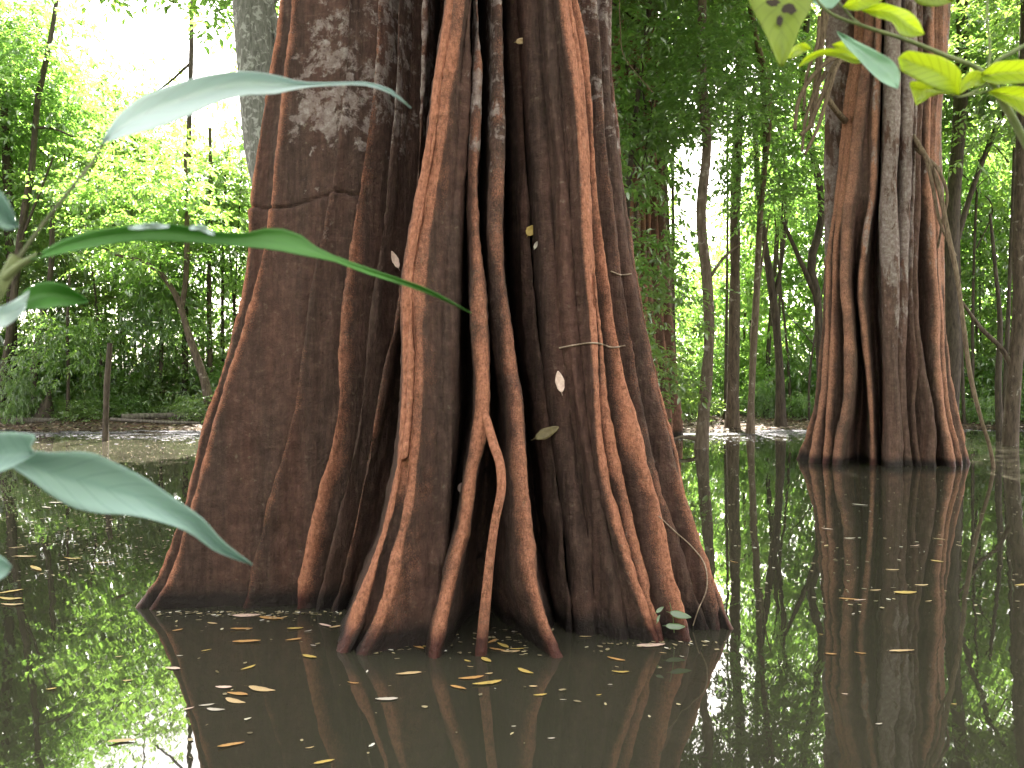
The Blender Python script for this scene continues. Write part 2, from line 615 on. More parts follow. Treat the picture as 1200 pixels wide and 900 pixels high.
def tube_np(pts, rad, seg=8, seed=0, rough=0.0, cap=True):
    """vertices and quads of a bent tapering tube"""
    pts = np.asarray(pts, float)
    rad = np.asarray(rad, float)
    n = len(pts)
    tg = np.gradient(pts, axis=0)
    tg /= np.linalg.norm(tg, axis=1, keepdims=True) + 1e-9
    ref = np.array([0.0, 1.0, 0.0]) if abs(tg[0][1]) < 0.8 else np.array([1.0, 0, 0])
    V = []
    u = np.cross(ref, tg[0])
    u /= np.linalg.norm(u)
    A = np.arange(seg) / seg * 2 * math.pi
    for i in range(n):
        u = u - tg[i] * np.dot(u, tg[i])
        u /= np.linalg.norm(u) + 1e-9
        v = np.cross(tg[i], u)
        r = np.full(seg, rad[i])
        if rough:
            r = r * (1 + rough * noise(np.cos(A) * 1.6 + pts[i][0] * 2, np.sin(A) * 1.6 + pts[i][1] * 2, pts[i][2] * 1.4, seed))
        V.append(pts[i] + (np.cos(A) * r)[:, None] * u + (np.sin(A) * r)[:, None] * v)
    V = np.concatenate(V)
    q = grid_faces(n, seg, True)
    return V, q


def resample(pts, n):
    pts = np.asarray(pts, float)
    s = np.concatenate([[0], np.cumsum(np.linalg.norm(np.diff(pts, axis=0), axis=1))])
    t = np.linspace(0, s[-1], n)
    if len(pts) == 2:
        return np.stack([np.interp(t, s, pts[:, k]) for k in range(pts.shape[1])], 1)
    return np.stack([hermite(s, pts[:, k], t) for k in range(pts.shape[1])], 1)


class Bag:
    """collects several tubes into one mesh"""
    def __init__(self):
        self.V, self.Q, self.n = [], [], 0

    def tube(self, pts, r0, r1, n=24, seg=8, rough=0.12, seed=0, base_flare=0.0):
        p = resample(pts, n)
        rr = np.linspace(r0, r1, n)
        if base_flare:
            rr = rr * (1 + base_flare * np.exp(-np.linspace(0, 1, n) * 18))
        V, q = tube_np(p, rr, seg, seed, rough)
        self.V.append(V)
        self.Q.append(q + self.n)
        self.n += len(V)
        # close both ends
        return self

    def build(self, name, mat, parent=None, offset=(0, 0, 0)):
        V = np.concatenate(self.V) - np.array(offset)
        q = np.concatenate(self.Q)
        me = mesh_np(name, V, q, np.full(len(q), 4), True, {'tint': np.full(len(V), 0.5)})
        return link(name, me, parent, mat)


# ------------------------------------------------------------------ leaf clouds
def leaf_cloud(name, twigs, dirs, lens, per, llen, lw, seed, droop=0.35, twig_r=0.006, tint_lo=0.0, tint_hi=1.0):
    """leaves in two ranks along every twig, with the twig itself"""
    rg = np.random.default_rng(seed)
    nt_ = len(twigs)
    t = np.tile(np.linspace(0.12, 1.0, per), nt_)
    ti = np.repeat(np.arange(nt_), per)
    p0, dv, L = twigs[ti], dirs[ti], lens[ti]
    base = p0 + dv * (t * L)[:, None]
    base[:, 2] -= droop * 0.5 * (t ** 2) * L
    n = len(base)
    side = np.cross(dv, rg.normal(size=(n, 3)) * 0.5 + np.array([0, 0, 1.0]))
    side /= np.linalg.norm(side, axis=1, keepdims=True) + 1e-9
    sgn = np.where(np.arange(n) % 2 == 0, 1.0, -1.0)[:, None]
    ld = dv * 0.55 + side * sgn * 0.8 + rg.normal(size=(n, 3)) * 0.28
    ld[:, 2] -= droop * rg.uniform(0.2, 1.3, n)
    ld /= np.linalg.norm(ld, axis=1, keepdims=True) + 1e-9
    upv = np.array([0, 0, 1.0]) + rg.normal(size=(n, 3)) * 0.38
    sd = np.cross(ld, upv)
    sd /= np.linalg.norm(sd, axis=1, keepdims=True) + 1e-9
    nn = np.cross(sd, ld)
    l = llen * rg.uniform(0.6, 1.25, n)[:, None]
    w = l * lw
    a = base
    b = base + ld * l * 0.30 + sd * w * 0.42 + nn * w * 0.16
    c = base + ld * l * 0.66 + sd * w * 0.36 + nn * w * 0.12 - np.array([0, 0, 1.0]) * l * 0.06
    d = base + ld * l - np.array([0, 0, 1.0]) * l * 0.16
    e = base + ld * l * 0.66 - sd * w * 0.36 + nn * w * 0.12 - np.array([0, 0, 1.0]) * l * 0.06
    f = base + ld * l * 0.30 - sd * w * 0.42 + nn * w * 0.16
    V = np.stack([a, b, c, d, e, f], 1).reshape(-1, 3)
    i = np.arange(n)[:, None] * 6
    q = np.concatenate([i + np.array([[0, 1, 2, 3]]), i + np.array([[0, 3, 4, 5]])], 0)
    tt = np.repeat(rg.uniform(0, 1, nt_), per) * 0.5 + rg.uniform(0, 1, n) * 0.5
    tint = np.repeat(tint_lo + (tint_hi - tint_lo) * tt, 6)
    # twigs as three-sided slivers
    A = twigs
    Bq = twigs + dirs * lens[:, None]
    Bq[:, 2] -= droop * 0.5 * lens
    s1 = np.cross(dirs, np.array([0.3, 0.2, 1.0]))
    s1 /= np.linalg.norm(s1, axis=1, keepdims=True) + 1e-9
    s2 = np.cross(dirs, s1)
    tv = np.stack([A + s1 * twig_r, A - s1 * twig_r * 0.5 + s2 * twig_r, A - s1 * twig_r * 0.5 - s2 * twig_r, Bq], 1).reshape(-1, 3)
    k = len(V) + np.arange(nt_)[:, None] * 4
    tr = np.concatenate([k + np.array([[0, 1, 3]]), k + np.array([[1, 2, 3]]), k + np.array([[2, 0, 3]])], 0)
    V = np.concatenate([V, tv])
    tint = np.concatenate([tint, np.full(len(tv), 0.0)])
    loops = np.concatenate([q.ravel(), tr.ravel()])
    counts = np.concatenate([np.full(len(q), 4), np.full(len(tr), 3)])
    return mesh_np(name, V, loops, counts, False, {'tint': tint})


def crown_mesh(name, seed, rx, h, n_lumps, twigs_per, llen, lw=0.42, per=9, lump_r=0.75, shape='tree', droop=0.35):
    rg = np.random.default_rng(seed)
    lumps = []
    while len(lumps) < n_lumps:
        v = rg.uniform(-1, 1, 3)
        q = np.linalg.norm(v[:2])
        z = (v[2] + 1) / 2
        prof = math.sin(math.pi * min(1, 0.12 + 0.86 * z)) ** 0.6 if shape == 'tree' else (1 - z) ** 0.45
        if q < prof and (q > 0.25 or rg.random() < 0.4):
            lumps.append((v[0] * rx, v[1] * rx, z * h))
    lumps = np.array(lumps)
    rad = lump_r * rg.uniform(0.6, 1.35, n_lumps)
    k = np.repeat(np.arange(n_lumps), twigs_per)
    off = rg.normal(size=(len(k), 3)) * 0.45
    off[:, 2] *= 0.55
    tw = lumps[k] + off * rad[k][:, None]
    dirs = off * 0.8 + np.stack([lumps[k][:, 0] / rx, lumps[k][:, 1] / rx, np.full(len(k), 0.1)], 1) * 0.6 + rg.normal(size=(len(k), 3)) * 0.35
    dirs[:, 2] *= 0.6
    dirs /= np.linalg.norm(dirs, axis=1, keepdims=True) + 1e-9
    ln = rg.uniform(0.35, 0.85, len(k)) * (llen / 0.18) ** 0.5
    return leaf_cloud(name, tw, dirs, ln, per, llen, lw, seed + 1, droop), lumps


# ------------------------------------------------------------------ the big buttressed tree
MAIN_RIDGES = [
    traced([(338, -60), (330, 0), (322, 70), (305, 150), (296, 220), (292, 290), (286, 340), (275, 390), (255, 450), (237, 510), (222, 570), (203, 630), (183, 680), (163, 711)], 0, 5.80, .028, .07, .5, 1.0, lich=.6),
    traced([(352, -60), (345, 0), (335, 90), (325, 180), (316, 240), (308, 290), (296, 345), (284, 395), (266, 450), (249, 510), (233, 570), (214, 635), (197, 682), (179, 714)], 0, 5.62, .020, .10, .80, .85, lich=.7, vlich=1.2),
    traced([(408, -60), (408, 0), (404, 100), (397, 170), (388, 230), (371, 311), (358, 400), (345, 482), (328, 549), (310, 620), (288, 712)], 0, 5.42, .020, .16, .80, .6, lich=1.3, ctop=.7, vlich=1.2),
    traced([(449, -60), (445, 0), (438, 100), (425, 200), (412, 300), (401, 380), (398, 424), (398, 464), (391, 513), (376, 576), (362, 640), (347, 714)], 0, 5.36, .018, .36, .78, .9, lich=1.2, ctop=.7, vlich=1.0, lim=4),
    traced([(470, -60), (468, 0), (464, 110), (456, 210), (444, 310), (432, 400), (424, 470), (408, 560), (390, 640), (371, 715)], 0, 5.34, .016, .38, .62, .25, lich=1.0, vlich=.6, lim=4),
    traced([(499, -60), (498, 0), (494, 124), (490, 200), (480, 284), (465, 369), (456, 410), (439, 496), (421, 589), (405, 664), (392, 716)], 0, 5.16, .018, 1.0, .60, .6, lich=.9, ctop=.7, lim=6, straight=.9),
    traced([(534, -60), (527, 0), (513, 89), (500, 178), (487, 249), (478, 302), (474, 378), (474, 433), (472, 491), (466, 544), (456, 595), (437, 660), (416, 718), (399, 766)], 0, 4.86, .040, (.004, .07), .5, 1.0, lich=.2, turn=600),
    traced([(546, -60), (540, 0), (526, 89), (514, 178), (503, 249), (495, 302), (490, 378), (490, 433), (488, 491), (483, 544), (476, 600), (466, 642), (456, 687), (440, 736), (423, 768)], 0, 4.85, .036, .02, .5, .8, lich=.2),
    traced([(557, -60), (553, 0), (546, 111), (541, 200), (533, 311), (529, 378), (529, 491), (524, 580), (515, 660), (507, 757)], 0, 4.92, .04, 1.0, .60, .10, lich=.5, lim=7, straight=1),
    traced([(559, -60), (559, 0), (562, 67), (560, 133), (557, 222), (559, 289), (564, 350), (567, 400), (568, 447), (564, 504), (553, 558), (541, 629), (524, 700), (514, 744), (509, 773)], 0, 4.92, .042, .9, .50, .9, lich=.9, ctop=.7, lim=7, straight=.8),
    traced([(587, -60), (587, 0), (588, 58), (588, 111), (587, 178), (585, 249), (588, 311), (594, 370), (601, 424), (610, 487), (614, 558), (619, 629), (626, 685), (640, 730), (656, 771)], 0, 4.94, .042, .95, .50, .8, lich=.9, ctop=.7, lim=9, straight=.9),
    traced([(605, -60), (608, 0), (613, 110), (618, 220), (627, 360), (641, 480), (656, 600), (671, 742)], 0, 5.30, .022, .9, .5, .15, lich=.3, lim=6, straight=.9),
    traced([(624, -60), (627, 0), (634, 110), (641, 200), (652, 360), (667, 500), (683, 620), (693, 745)], 0, 5.08, .05, .05, .5, .12, lich=.3),
    traced([(643, -60), (645, 0), (654, 110), (661, 200), (672, 360), (687, 500), (712, 620), (733, 749)], 0, 5.02, .04, .04, .5, .30, lich=.5),
    traced([(655, -60), (660, 0), (671, 67), (678, 116), (683, 178), (687, 249), (691, 320), (696, 380), (699, 429), (703, 496), (711, 558), (724, 611), (742, 673), (758, 720), (771, 753)], 0, 4.98, .036, (.008, .16), .5, .95, lich=.4, turn=440),
    traced([(664, -60), (668, 0), (679, 67), (685, 116), (690, 178), (694, 249), (699, 320), (706, 400), (713, 496), (724, 544), (738, 597), (752, 664), (764, 712), (778, 752)], 0, 5.06, .030, .34, .55, .9, lich=.3, lim=4),
    traced([(670, -60), (676, 0), (686, 58), (692, 116), (698, 178), (704, 249), (713, 311), (722, 370), (731, 433), (742, 487), (756, 540), (770, 593), (788, 664), (802, 720), (811, 752)], 0, 5.10, .036, .34, .5, .95, lich=.3, lim=4),
    traced([(690, -60), (697, 0), (706, 110), (713, 200), (724, 300), (737, 380), (752, 470), (768, 560), (790, 629), (812, 691), (831, 739)], 0, 5.26, .034, .16, .5, .55, lich=1.5),
    traced([(709, -60), (713, 0), (715, 89), (719, 156), (725, 222), (735, 289), (748, 356), (757, 396), (772, 469), (790, 540), (808, 611), (826, 669), (845, 738)], 0, 5.42, .030, .05, .5, .7, lich=1.2, ctop=.6),
    traced([(712, -60), (716, 0), (718, 89), (723, 156), (729, 222), (739, 289), (752, 356), (761, 396), (776, 469), (794, 540), (812, 611), (834, 675), (858, 737)], 0, 5.60, .028, .25, .5, .95, lich=1.2, ctop=.6),
]
MC = (-0.50, 5.98)


def z_at(py, d):
    return EYE - (py - HZ) / F * d


def crack1(X):
    return z_at(232, 5.45) + 0.03 * np.sin(X * 9.0) + 0.05 * (X + 1.3)


def build_main_tree():
    zs = np.concatenate([np.arange(-0.32, 4.25, 0.0125), np.linspace(4.3, 11.5, 60)])
    me = fluted_mesh('trunk', MAIN_RIDGES, MC, [(12, 1.0), (38, 1.06), (62, .94), (86, 1.05), (112, 1.0), (136, 1.08), (158, .96), (180, 1.02)],
                     zs, 4.2, 0.085, 1.9, 1.08, 0.95, 11,
                     cracks=[(-1.86, -1.02, crack1, 0.03)], lich=(1.5, 3.3))
    root = empty('buttressed_tree', (0, 0, 0))
    tag(root, 'huge red-brown tree with folded buttress roots standing in the water, front and centre', 'tree')
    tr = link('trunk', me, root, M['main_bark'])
    # thin stray root that leaves the front fold and drops to the water on its own
    b = Bag()
    dd = 4.42
    path = [P(563, 470, 4.70), P(570, 492, 4.63), P(578, 520, 4.53), (P(586, 545, 4.44)), P(588, 570, dd), P(581, 610, dd), P(576, 645, dd), P(571, 690, dd), P(567, 730, dd), P(563, 775, dd), P(562, 800, dd)]
    p = resample(path, 46)
    rr = np.interp(np.linspace(0, 1, 46), [0, .2, .5, 1], [.02, .026, .024, .03])
    V, q = tube_np(p, rr, 12, 4, 0.25)
    mr = mesh_np('stray_root', V, q, np.full(len(q), 4), True, {'crest': np.full(len(V), 0.85), 'lichen': np.zeros(len(V))})
    link('stray_root', mr, root, M['main_bark'])
    return root, me


main_tree, main_mesh = build_main_tree()

# ------------------------------------------------------------------ the second buttressed tree, on the right
SECOND_RIDGES = [
    traced([(1006, -60), (1004, 0), (1002, 43), (993, 100), (986, 167), (979, 227), (971, 290), (968, 342), (967, 397), (962, 465), (954, 510), (948, 542)], 0, 14.9, .07, (.01, .22), .5, .9, lich=.3, turn=330),
    traced([(1013, -60), (1011, 0), (1009, 43), (1000, 100), (993, 167), (986, 227), (978, 300), (975, 360), (973, 441), (969, 485), (965, 543)], 0, 14.7, .05, (.01, .5), .5, .9, lich=.3, lim=4, turn=330),
    traced([(1022, -60), (1020, 0), (1017, 60), (1008, 130), (1000, 200), (991, 270), (988, 323), (992, 380), (994, 433), (988, 485), (982, 510), (977, 545)], 0, 14.35, .085, (.10, 1.0), .55, .75, lich=.35, lim=6, straight=.8, turn=300),
    traced([(1030, -60), (1030, 0), (1028, 80), (1026, 133), (1022, 233), (1012, 287), (1008, 342), (1014, 404), (1020, 470), (1023, 545)], 0, 14.15, .05, .9, .45, .85, lich=.6, lim=6, straight=.8),
    traced([(1049, -60), (1049, 0), (1048, 70), (1047, 133), (1044, 233), (1046, 323), (1046, 397), (1048, 470), (1049, 547)], 0, 14.0, .14, .6, .5, .05, lich=2.2, lim=5, straight=.7),
    traced([(1070, -60), (1070, 30), (1069, 83), (1067, 133), (1065, 233), (1062, 300), (1060, 360), (1057, 410), (1058, 470), (1067, 546)], 0, 14.1, .11, .4, .6, .1, lich=2.0, lim=4),
    traced([(1076, -60), (1075, 30), (1074, 133), (1071, 233), (1069, 310), (1070, 380), (1075, 433), (1071, 477), (1074, 510), (1079, 546)], 0, 14.3, .035, .35, .5, .45, lich=.9),
    traced([(1083, -60), (1082, 30), (1080, 133), (1078, 233), (1075, 320), (1078, 390), (1084, 433), (1094, 485), (1096, 547)], 0, 14.45, .06, .9, .5, .4, lich=.6, lim=6, straight=.6),
    traced([(1096, -60), (1093, 60), (1090, 150), (1090, 230), (1095, 287), (1100, 360), (1102, 433), (1109, 488), (1120, 547)], 0, 14.6, .08, (.015, .25), .5, .9, lich=.5, turn=380),
    traced([(1106, -60), (1104, 60), (1097, 150), (1098, 230), (1100, 300), (1104, 370), (1108, 440), (1117, 495), (1129, 546)], 0, 14.7, .05, (.01, .22), .5, .9, lich=.6, turn=400),
    traced([(1115, -60), (1113, 0), (1110, 50), (1103, 110), (1102, 167), (1104, 250), (1105, 323), (1108, 397), (1114, 440), (1124, 490), (1136, 543)], 0, 14.95, .06, .3, .5, .9, lich=.9),
]


def build_second_tree():
    zs = np.concatenate([np.arange(-0.32, 8.6, 0.03), np.linspace(8.7, 15, 40)])
    me = fluted_mesh('trunk', SECOND_RIDGES, (6.72, 15.05), [(20, 1.0), (50, 1.05), (82, .94), (112, 1.05), (140, 1.0), (166, 1.0)],
                     zs, 8.5, 0.06, 1.38, 0.85, 1.1, 31, rough=1.0, knob=.3, lich=(.2, 4.0),
                     cracks=[(5.55, 6.3, lambda X: 3.95 - 0.5 * (X - 5.55) + 0.06 * np.sin(X * 14), 0.03)])
    root = empty('buttressed_tree', (0, 0, 0))
    tag(root, 'fluted tree with pale lichen streaks standing in water at right, smaller than the central one', 'tree')
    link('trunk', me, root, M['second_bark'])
    return root, me


second_tree, second_mesh = build_second_tree()


def build_third_tree():
    d = 21.0
    rg = random.Random(5)
    pts = []
    for i, px in enumerate((716, 724, 731, 739, 747, 754, 762, 770, 777)):
        k = (px - 742) / 36.0
        pts.append(traced([(px - k * 6, -60), (px - k * 5, 60), (px, 210), (px + k * 5 + rg.uniform(-2, 2), 320), (px + k * 14, 420), (px + k * 24, 513 - abs(k) * 3)], 0, 20.4 + 0.8 * abs(k), .10, .35, .5, .8))
    zs = np.concatenate([np.arange(-0.3, 11.4, 0.08), np.linspace(11.5, 16, 20)])
    me = fluted_mesh('trunk', pts, (3.1, 21.4), [(30, 1), (60, 1), (90, 1), (120, 1), (150, 1)], zs, 11.3, .05, 1.4, .8, 1.2, 51, rough=1.5)
    root = empty('buttressed_tree', (0, 0, 0))
    tag(root, 'far fluted red-brown tree half hidden by foliage just right of the central trunk', 'tree')
    link('trunk', me, root, M['far_bark'])
    return root


third_tree = build_third_tree()

# ------------------------------------------------------------------ forest behind
CROWN = []
for i, (rx, h, nl, tp, ll, lw, shape, dr) in enumerate([
        (2.2, 7.0, 66, 11, .20, .54, 'tree', .35),
        (2.0, 6.5, 58, 11, .18, .52, 'tree', .45),
        (2.6, 6.0, 68, 11, .215, .54, 'tree', .30),
        (1.5, 5.5, 44, 11, .17, .50, 'tree', .55),
        (1.9, 2.2, 40, 14, .18, .42, 'shrub', .40),
        (1.3, 1.5, 30, 13, .15, .40, 'shrub', .45)]):
    me, lumps = crown_mesh('crown_%d' % i, 100 + i, rx, h, nl, tp, ll, lw, 9, 0.8, shape, dr)
    CROWN.append((me, lumps, rx, h))
SHADE_CANOPY, CAN_LUMPS = crown_mesh('shade_canopy', 140, 6.5, 4.2, 270, 15, .22, .46, 9, 1.0, 'tree', .35)  # dense out-of-frame leaf layer, added to keep direct sun off the water
SHADE_CANOPY.materials.append(M['leaf_mid'])


def shade_canopy(root, cx, cy, z, sx, rot, mat, top):
    """unseen crown added above the picture to shade the water, with limbs that carry it"""
    c = link('crown', SHADE_CANOPY, root)
    c.location = Vector((cx, cy, z)) - root.location
    c.scale = (sx, sx, 1)
    c.rotation_euler = (0, 0, rot)
    c2 = link('crown', SHADE_CANOPY, root)  # second layer added to close the gaps that let sun through
    c2.location = Vector((cx - .6, cy + .5, z + 2.4)) - root.location
    c2.scale = (sx * .95, sx * .95, .9)
    c2.rotation_euler = (0, 0, rot + 2.1)
    b = Bag()
    for i in range(7):
        a = i / 7 * 6.283 + rot
        e = Vector((cx + math.cos(a) * 4.6 * sx, cy + math.sin(a) * 4.6 * sx, z + 2.2))
        t0 = Vector(top) + Vector((0, 0, -.25 * i))
        b.tube([t0, t0.lerp(e, .45) + Vector((0, 0, .5)), e], .16, .03, 16, 7, .15, i)
    b.build('limb', mat, root, tuple(root.location))


shade_canopy(main_tree, -2.2, 6.4, 10.6, .95, .3, M['brown_bark'], (-.5, 5.98, 11.3))
shade_canopy(second_tree, 6.4, 13.6, 11.6, 1.4, 1.1, M['brown_bark'], (6.72, 15.05, 14.7))
shade_canopy(third_tree, 2.6, 21.0, 13.2, .85, 2.0, M['brown_bark'], (3.1, 21.4, 15.8))

LEAFM = ['leaf_dark', 'leaf_mid', 'leaf_bright']
CROWN_VAR = {}


def crown_of(k, mat):
    key = (k, mat)
    if key not in CROWN_VAR:
        me = CROWN[k][0].copy()
        me.materials.clear()
        me.materials.append(M[mat])
        CROWN_VAR[key] = me
    return CROWN_VAR[key]


def tree(name, label, cat, group, base, trunk, crowns, bark, seed):
    """trunk: list of (points, r0, r1) in world space, crowns: (k, mat, (x, y, z), sxy, sz, rot)"""
    root = empty(name, base)
    tag(root, label, cat, group)
    if trunk:
        b = Bag()
        for i, (pts, r0, r1) in enumerate(trunk):
            b.tube(pts, r0, r1, 26 if i == 0 else 14, 9 if i == 0 else 6, 0.22, seed + i, 0.45 if i == 0 else 0)
        b.build('trunk', M[bark], root, base)
    for (k, mat, loc, sx, sz, rot) in crowns:
        c = link('crown', crown_of(k, mat), root)
        c.location = Vector(loc) - Vector(base)
        c.scale = (sx, sx, sz)
        c.rotation_euler = (0, 0, rot)
    return root


def px_tree(name, label, pxs, d, r0, r1, bark, crowns=(), limbs=(), seed=0, group=None, dy=0.0, sink=0.25):
    """a trunk traced in pixels (bottom to top) at distance d; radii in pixels"""
    s = d / F
    pts = [P(x, y, d + dy * i) for i, (x, y) in enumerate(pxs)]
    g = gh(pts[0].x, pts[0].y)
    b0 = pts[0].copy()
    b0.z = min(pts[0].z, g)
    base = (b0.x, b0.y, max(g, 0.0))
    pts[0] = Vector((b0.x, b0.y, g - sink))
    tr = [(pts, r0 * s, r1 * s)]
    for lp, a0, a1 in limbs:
        tr.append(([P(x, y, d) for x, y in lp], a0 * s, a1 * s))
    cr = []
    for (k, mat, px, py, dd, sx, sz, rot) in crowns:
        cr.append((k, mat, P(px, py, dd), sx, sz, rot))
    return tree(name, label, 'tree', group, base, tr, cr, bark, seed)


# --- trunks one can follow in the photograph
px_tree('slender_tree', 'thin dark upright trunk in the bright foliage left of the central tree', [(217, 486), (217, 400), (218, 300), (221, 180), (224, 60), (226, -30)], 30, 3.6, 2.4, 'dark_bark',
        crowns=[(3, 'leaf_mid', 226, 330, 30, .9, .8, 0.4)], limbs=[([(222, 75), (200, 95), (180, 110)], 2, 1), ([(218, 260), (240, 225), (250, 190)], 1.6, .8)], seed=1)
px_tree('slender_tree', 'dark crooked stem leaning right at the left edge, fine fork at mid height', [(-6, 489), (10, 400), (25, 270), (38, 190), (44, 120), (62, 30), (70, -30)], 27, 5, 2.5, 'dark_bark',
        crowns=[(1, 'leaf_mid', 25, 230, 28, 1.2, 1.1, 1.0)], limbs=[([(25, 280), (45, 230), (62, 185)], 2.2, 1), ([(40, 150), (60, 150), (85, 160)], 1.8, .9)], seed=2)
px_tree('forked_tree', 'brown forked tree leaning left beside the left buttress of the central tree', [(250, 489), (238, 440), (222, 395), (206, 345), (182, 315), (130, 296)], 26.5, 6.0, 2.0, 'brown_bark',
        crowns=[(2, 'leaf_bright', 170, 330, 27, .9, .9, 2.0)], limbs=[([(212, 368), (218, 320), (219, 260), (217, 180)], 3.6, 2.2)], seed=3)
px_tree('slender_tree', 'straight brown stem behind the forked leaning tree', [(246, 486), (246, 420), (245, 330), (247, 240), (246, 150)], 30, 3.2, 2.0, 'brown_bark', crowns=[(3, 'leaf_mid', 250, 300, 31, .8, .8, 3.0)], seed=4)
px_tree('slender_tree', 'thick dark trunk low at the left edge behind the blurred leaves', [(10, 490), (13, 420), (14, 350), (10, 250), (4, 100)], 28, 7, 4, 'dark_bark', crowns=[(0, 'leaf_mid', -20, 200, 28, 1.1, 1.1, .3)], seed=5)
px_tree('slender_tree', 'dark stem curving right next to the small black stump', [(36, 491), (40, 440), (46, 390), (58, 330), (62, 240)], 27.5, 5, 2.5, 'dark_bark', crowns=[(3, 'leaf_dark', 60, 380, 29, .9, .7, .9)], seed=6)
px_tree('sapling', 'spindly dark sapling between the black stump and the broken stake', [(79, 492), (80, 430), (79, 380), (82, 320)], 26.5, 2.2, 1.2, 'dark_bark', crowns=[(5, 'leaf_bright', 80, 430, 26.5, .9, 1.2, .3)], seed=7)
px_tree('sapling', 'thin upright sapling over the fallen logs', [(188, 486), (189, 400), (188, 340), (190, 280)], 29.5, 3.0, 1.6, 'dark_bark', crowns=[(5, 'leaf_mid', 190, 400, 29, 1.0, 1.6, 1.3)], seed=8)
px_tree('broken_stake', 'dark broken stake of a dead sapling standing alone in the shallows', [(123, 517), (124, 480), (126, 440), (129, 402)], 19.8, 4.0, 3.0, 'dark_bark', seed=9)
grey_tree = px_tree('grey_tree', 'pale grey lichen-covered tree leaning behind the top left of the central trunk', [(352, 520), (338, 400), (322, 250), (310, 160), (302, 80), (296, 0), (290, -80)], 12.5, 27, 22, 'grey_bark',
        limbs=[([(338, 110), (328, 55), (316, 0), (306, -60)], 6, 5)], seed=10)
px_tree('flooded_tree', 'tan crooked trunk rising from the water nearest the right side of the central tree', [(820, 526), (826, 460), (831, 400), (829, 330), (822, 250), (828, 170), (822, 90), (823, 0), (822, -50)], 17.6, 7.0, 4.6, 'tan_bark',
        crowns=[(1, 'leaf_dark', 780, 60, 19, .8, .6, 1.2), (3, 'leaf_mid', 845, 150, 16.6, .75, .5, .4)], limbs=[([(818, 515), (800, 512), (780, 520)], 3, 1.5), ([(829, 330), (850, 300), (868, 285)], 2.4, 1)], seed=11)
px_tree('flooded_tree', 'straight brown trunk second to the right of the tan crooked trunk base', [(858, 502), (859, 430), (861, 330), (862, 230), (866, 140), (868, 40), (870, -40)], 24.5, 6.5, 5.0, 'brown_bark',
        crowns=[(0, 'leaf_dark', 875, 90, 26, .8, .9, .2), (3, 'leaf_mid', 900, 260, 21.5, .9, .7, 2.4)], seed=12)
px_tree('flooded_tree', 'slim pale stem leaning between the straight brown trunk and the dark twisted one', [(879, 507), (882, 430), (886, 350), (890, 260), (897, 170), (893, 90), (880, 10), (876, -40)], 22.5, 4.2, 2.8, 'tan_bark',
        crowns=[(3, 'leaf_dark', 890, 170, 23.5, 1.0, .8, 2.2)], limbs=[([(886, 350), (894, 300), (902, 250)], 2, 1)], seed=13)
px_tree('flooded_tree', 'dark twisted trunk with a left-leaning fork standing left of the right-hand fluted tree', [(915, 500), (914, 440), (911, 390), (903, 330), (893, 260), (886, 180), (884, 100)], 25.5, 5.5, 2.4, 'dark_bark',
        limbs=[([(908, 350), (918, 290), (921, 220)], 2.6, 1.6)], seed=14)
px_tree('slender_tree', 'dark branching stem arching behind the left shoulder of the right-hand fluted tree', [(968, 480), (960, 400), (958, 350), (950, 310), (962, 262), (960, 215), (950, 170), (940, 110), (945, 30), (950, -30)], 24, 5, 3.6, 'dark_bark',
        crowns=[(2, 'leaf_dark', 950, 60, 26, .9, .8, 1.1)], limbs=[([(958, 350), (940, 310), (918, 260)], 4, 2), ([(962, 262), (972, 230), (970, 190)], 3, 1.5)], seed=15)
px_tree('slender_tree', 'thin stem between the dark branching stem and the slim pale stem', [(898, 496), (900, 420), (906, 340), (912, 250), (914, 150)], 30, 3, 2, 'dark_bark', crowns=[(1, 'leaf_bright', 905, 330, 32, .8, .8, .5)], seed=16)
px_tree('slender_tree', 'brown trunk close behind the right shoulder of the right-hand fluted tree', [(1112, 505), (1116, 400), (1114, 300), (1120, 200), (1126, 110), (1128, 0), (1128, -50)], 23, 9, 7, 'dark_bark',
        crowns=[(0, 'leaf_mid', 1130, 150, 24, .9, .9, .7)], seed=17)
px_tree('slender_tree', 'dark thin stem leaning steeply right above the hanging vine', [(1098, 505), (1108, 380), (1120, 290), (1140, 220), (1165, 155), (1195, 90)], 24, 4.5, 2.6, 'dark_bark', seed=18)
px_tree('flooded_tree', 'pale brown trunk at the right edge with a broad foot in the water', [(1184, 522), (1187, 460), (1194, 380), (1196, 280), (1198, 180), (1202, 60), (1206, -50)], 18.6, 8.5, 7, 'brown_bark',
        crowns=[(1, 'leaf_dark', 1200, 150, 20, 1.0, .8, 1.7)], limbs=[([(1190, 440), (1175, 410), (1150, 385), (1125, 350)], 4, 1.6)], seed=19)
px_tree('sapling', 'thin dark sapling leaning left of the trunk at the right edge', [(1172, 512), (1170, 440), (1172, 380), (1166, 310), (1160, 250)], 21, 4.5, 1.5, 'dark_bark', seed=20)
px_tree('slender_tree', 'pale-edged trunk showing high up above the far fluted tree', [(790, 500), (784, 400), (780, 300), (776, 180), (775, 80), (780, 0), (783, -50)], 23.5, 6.5, 5.5, 'tan_bark',
        crowns=[(0, 'leaf_dark', 760, 190, 23, 1.0, 1.0, 2.7)], seed=21)

shade_canopy(grey_tree, -6.0, 17.0, 11.4, 1.25, 2.6, M['grey_bark'], (-4.1, 12.5, 8.4))  # unseen crown pushed left and back to shade the left water

# --- leafy fill, each with its own stem
rg = random.Random(77)


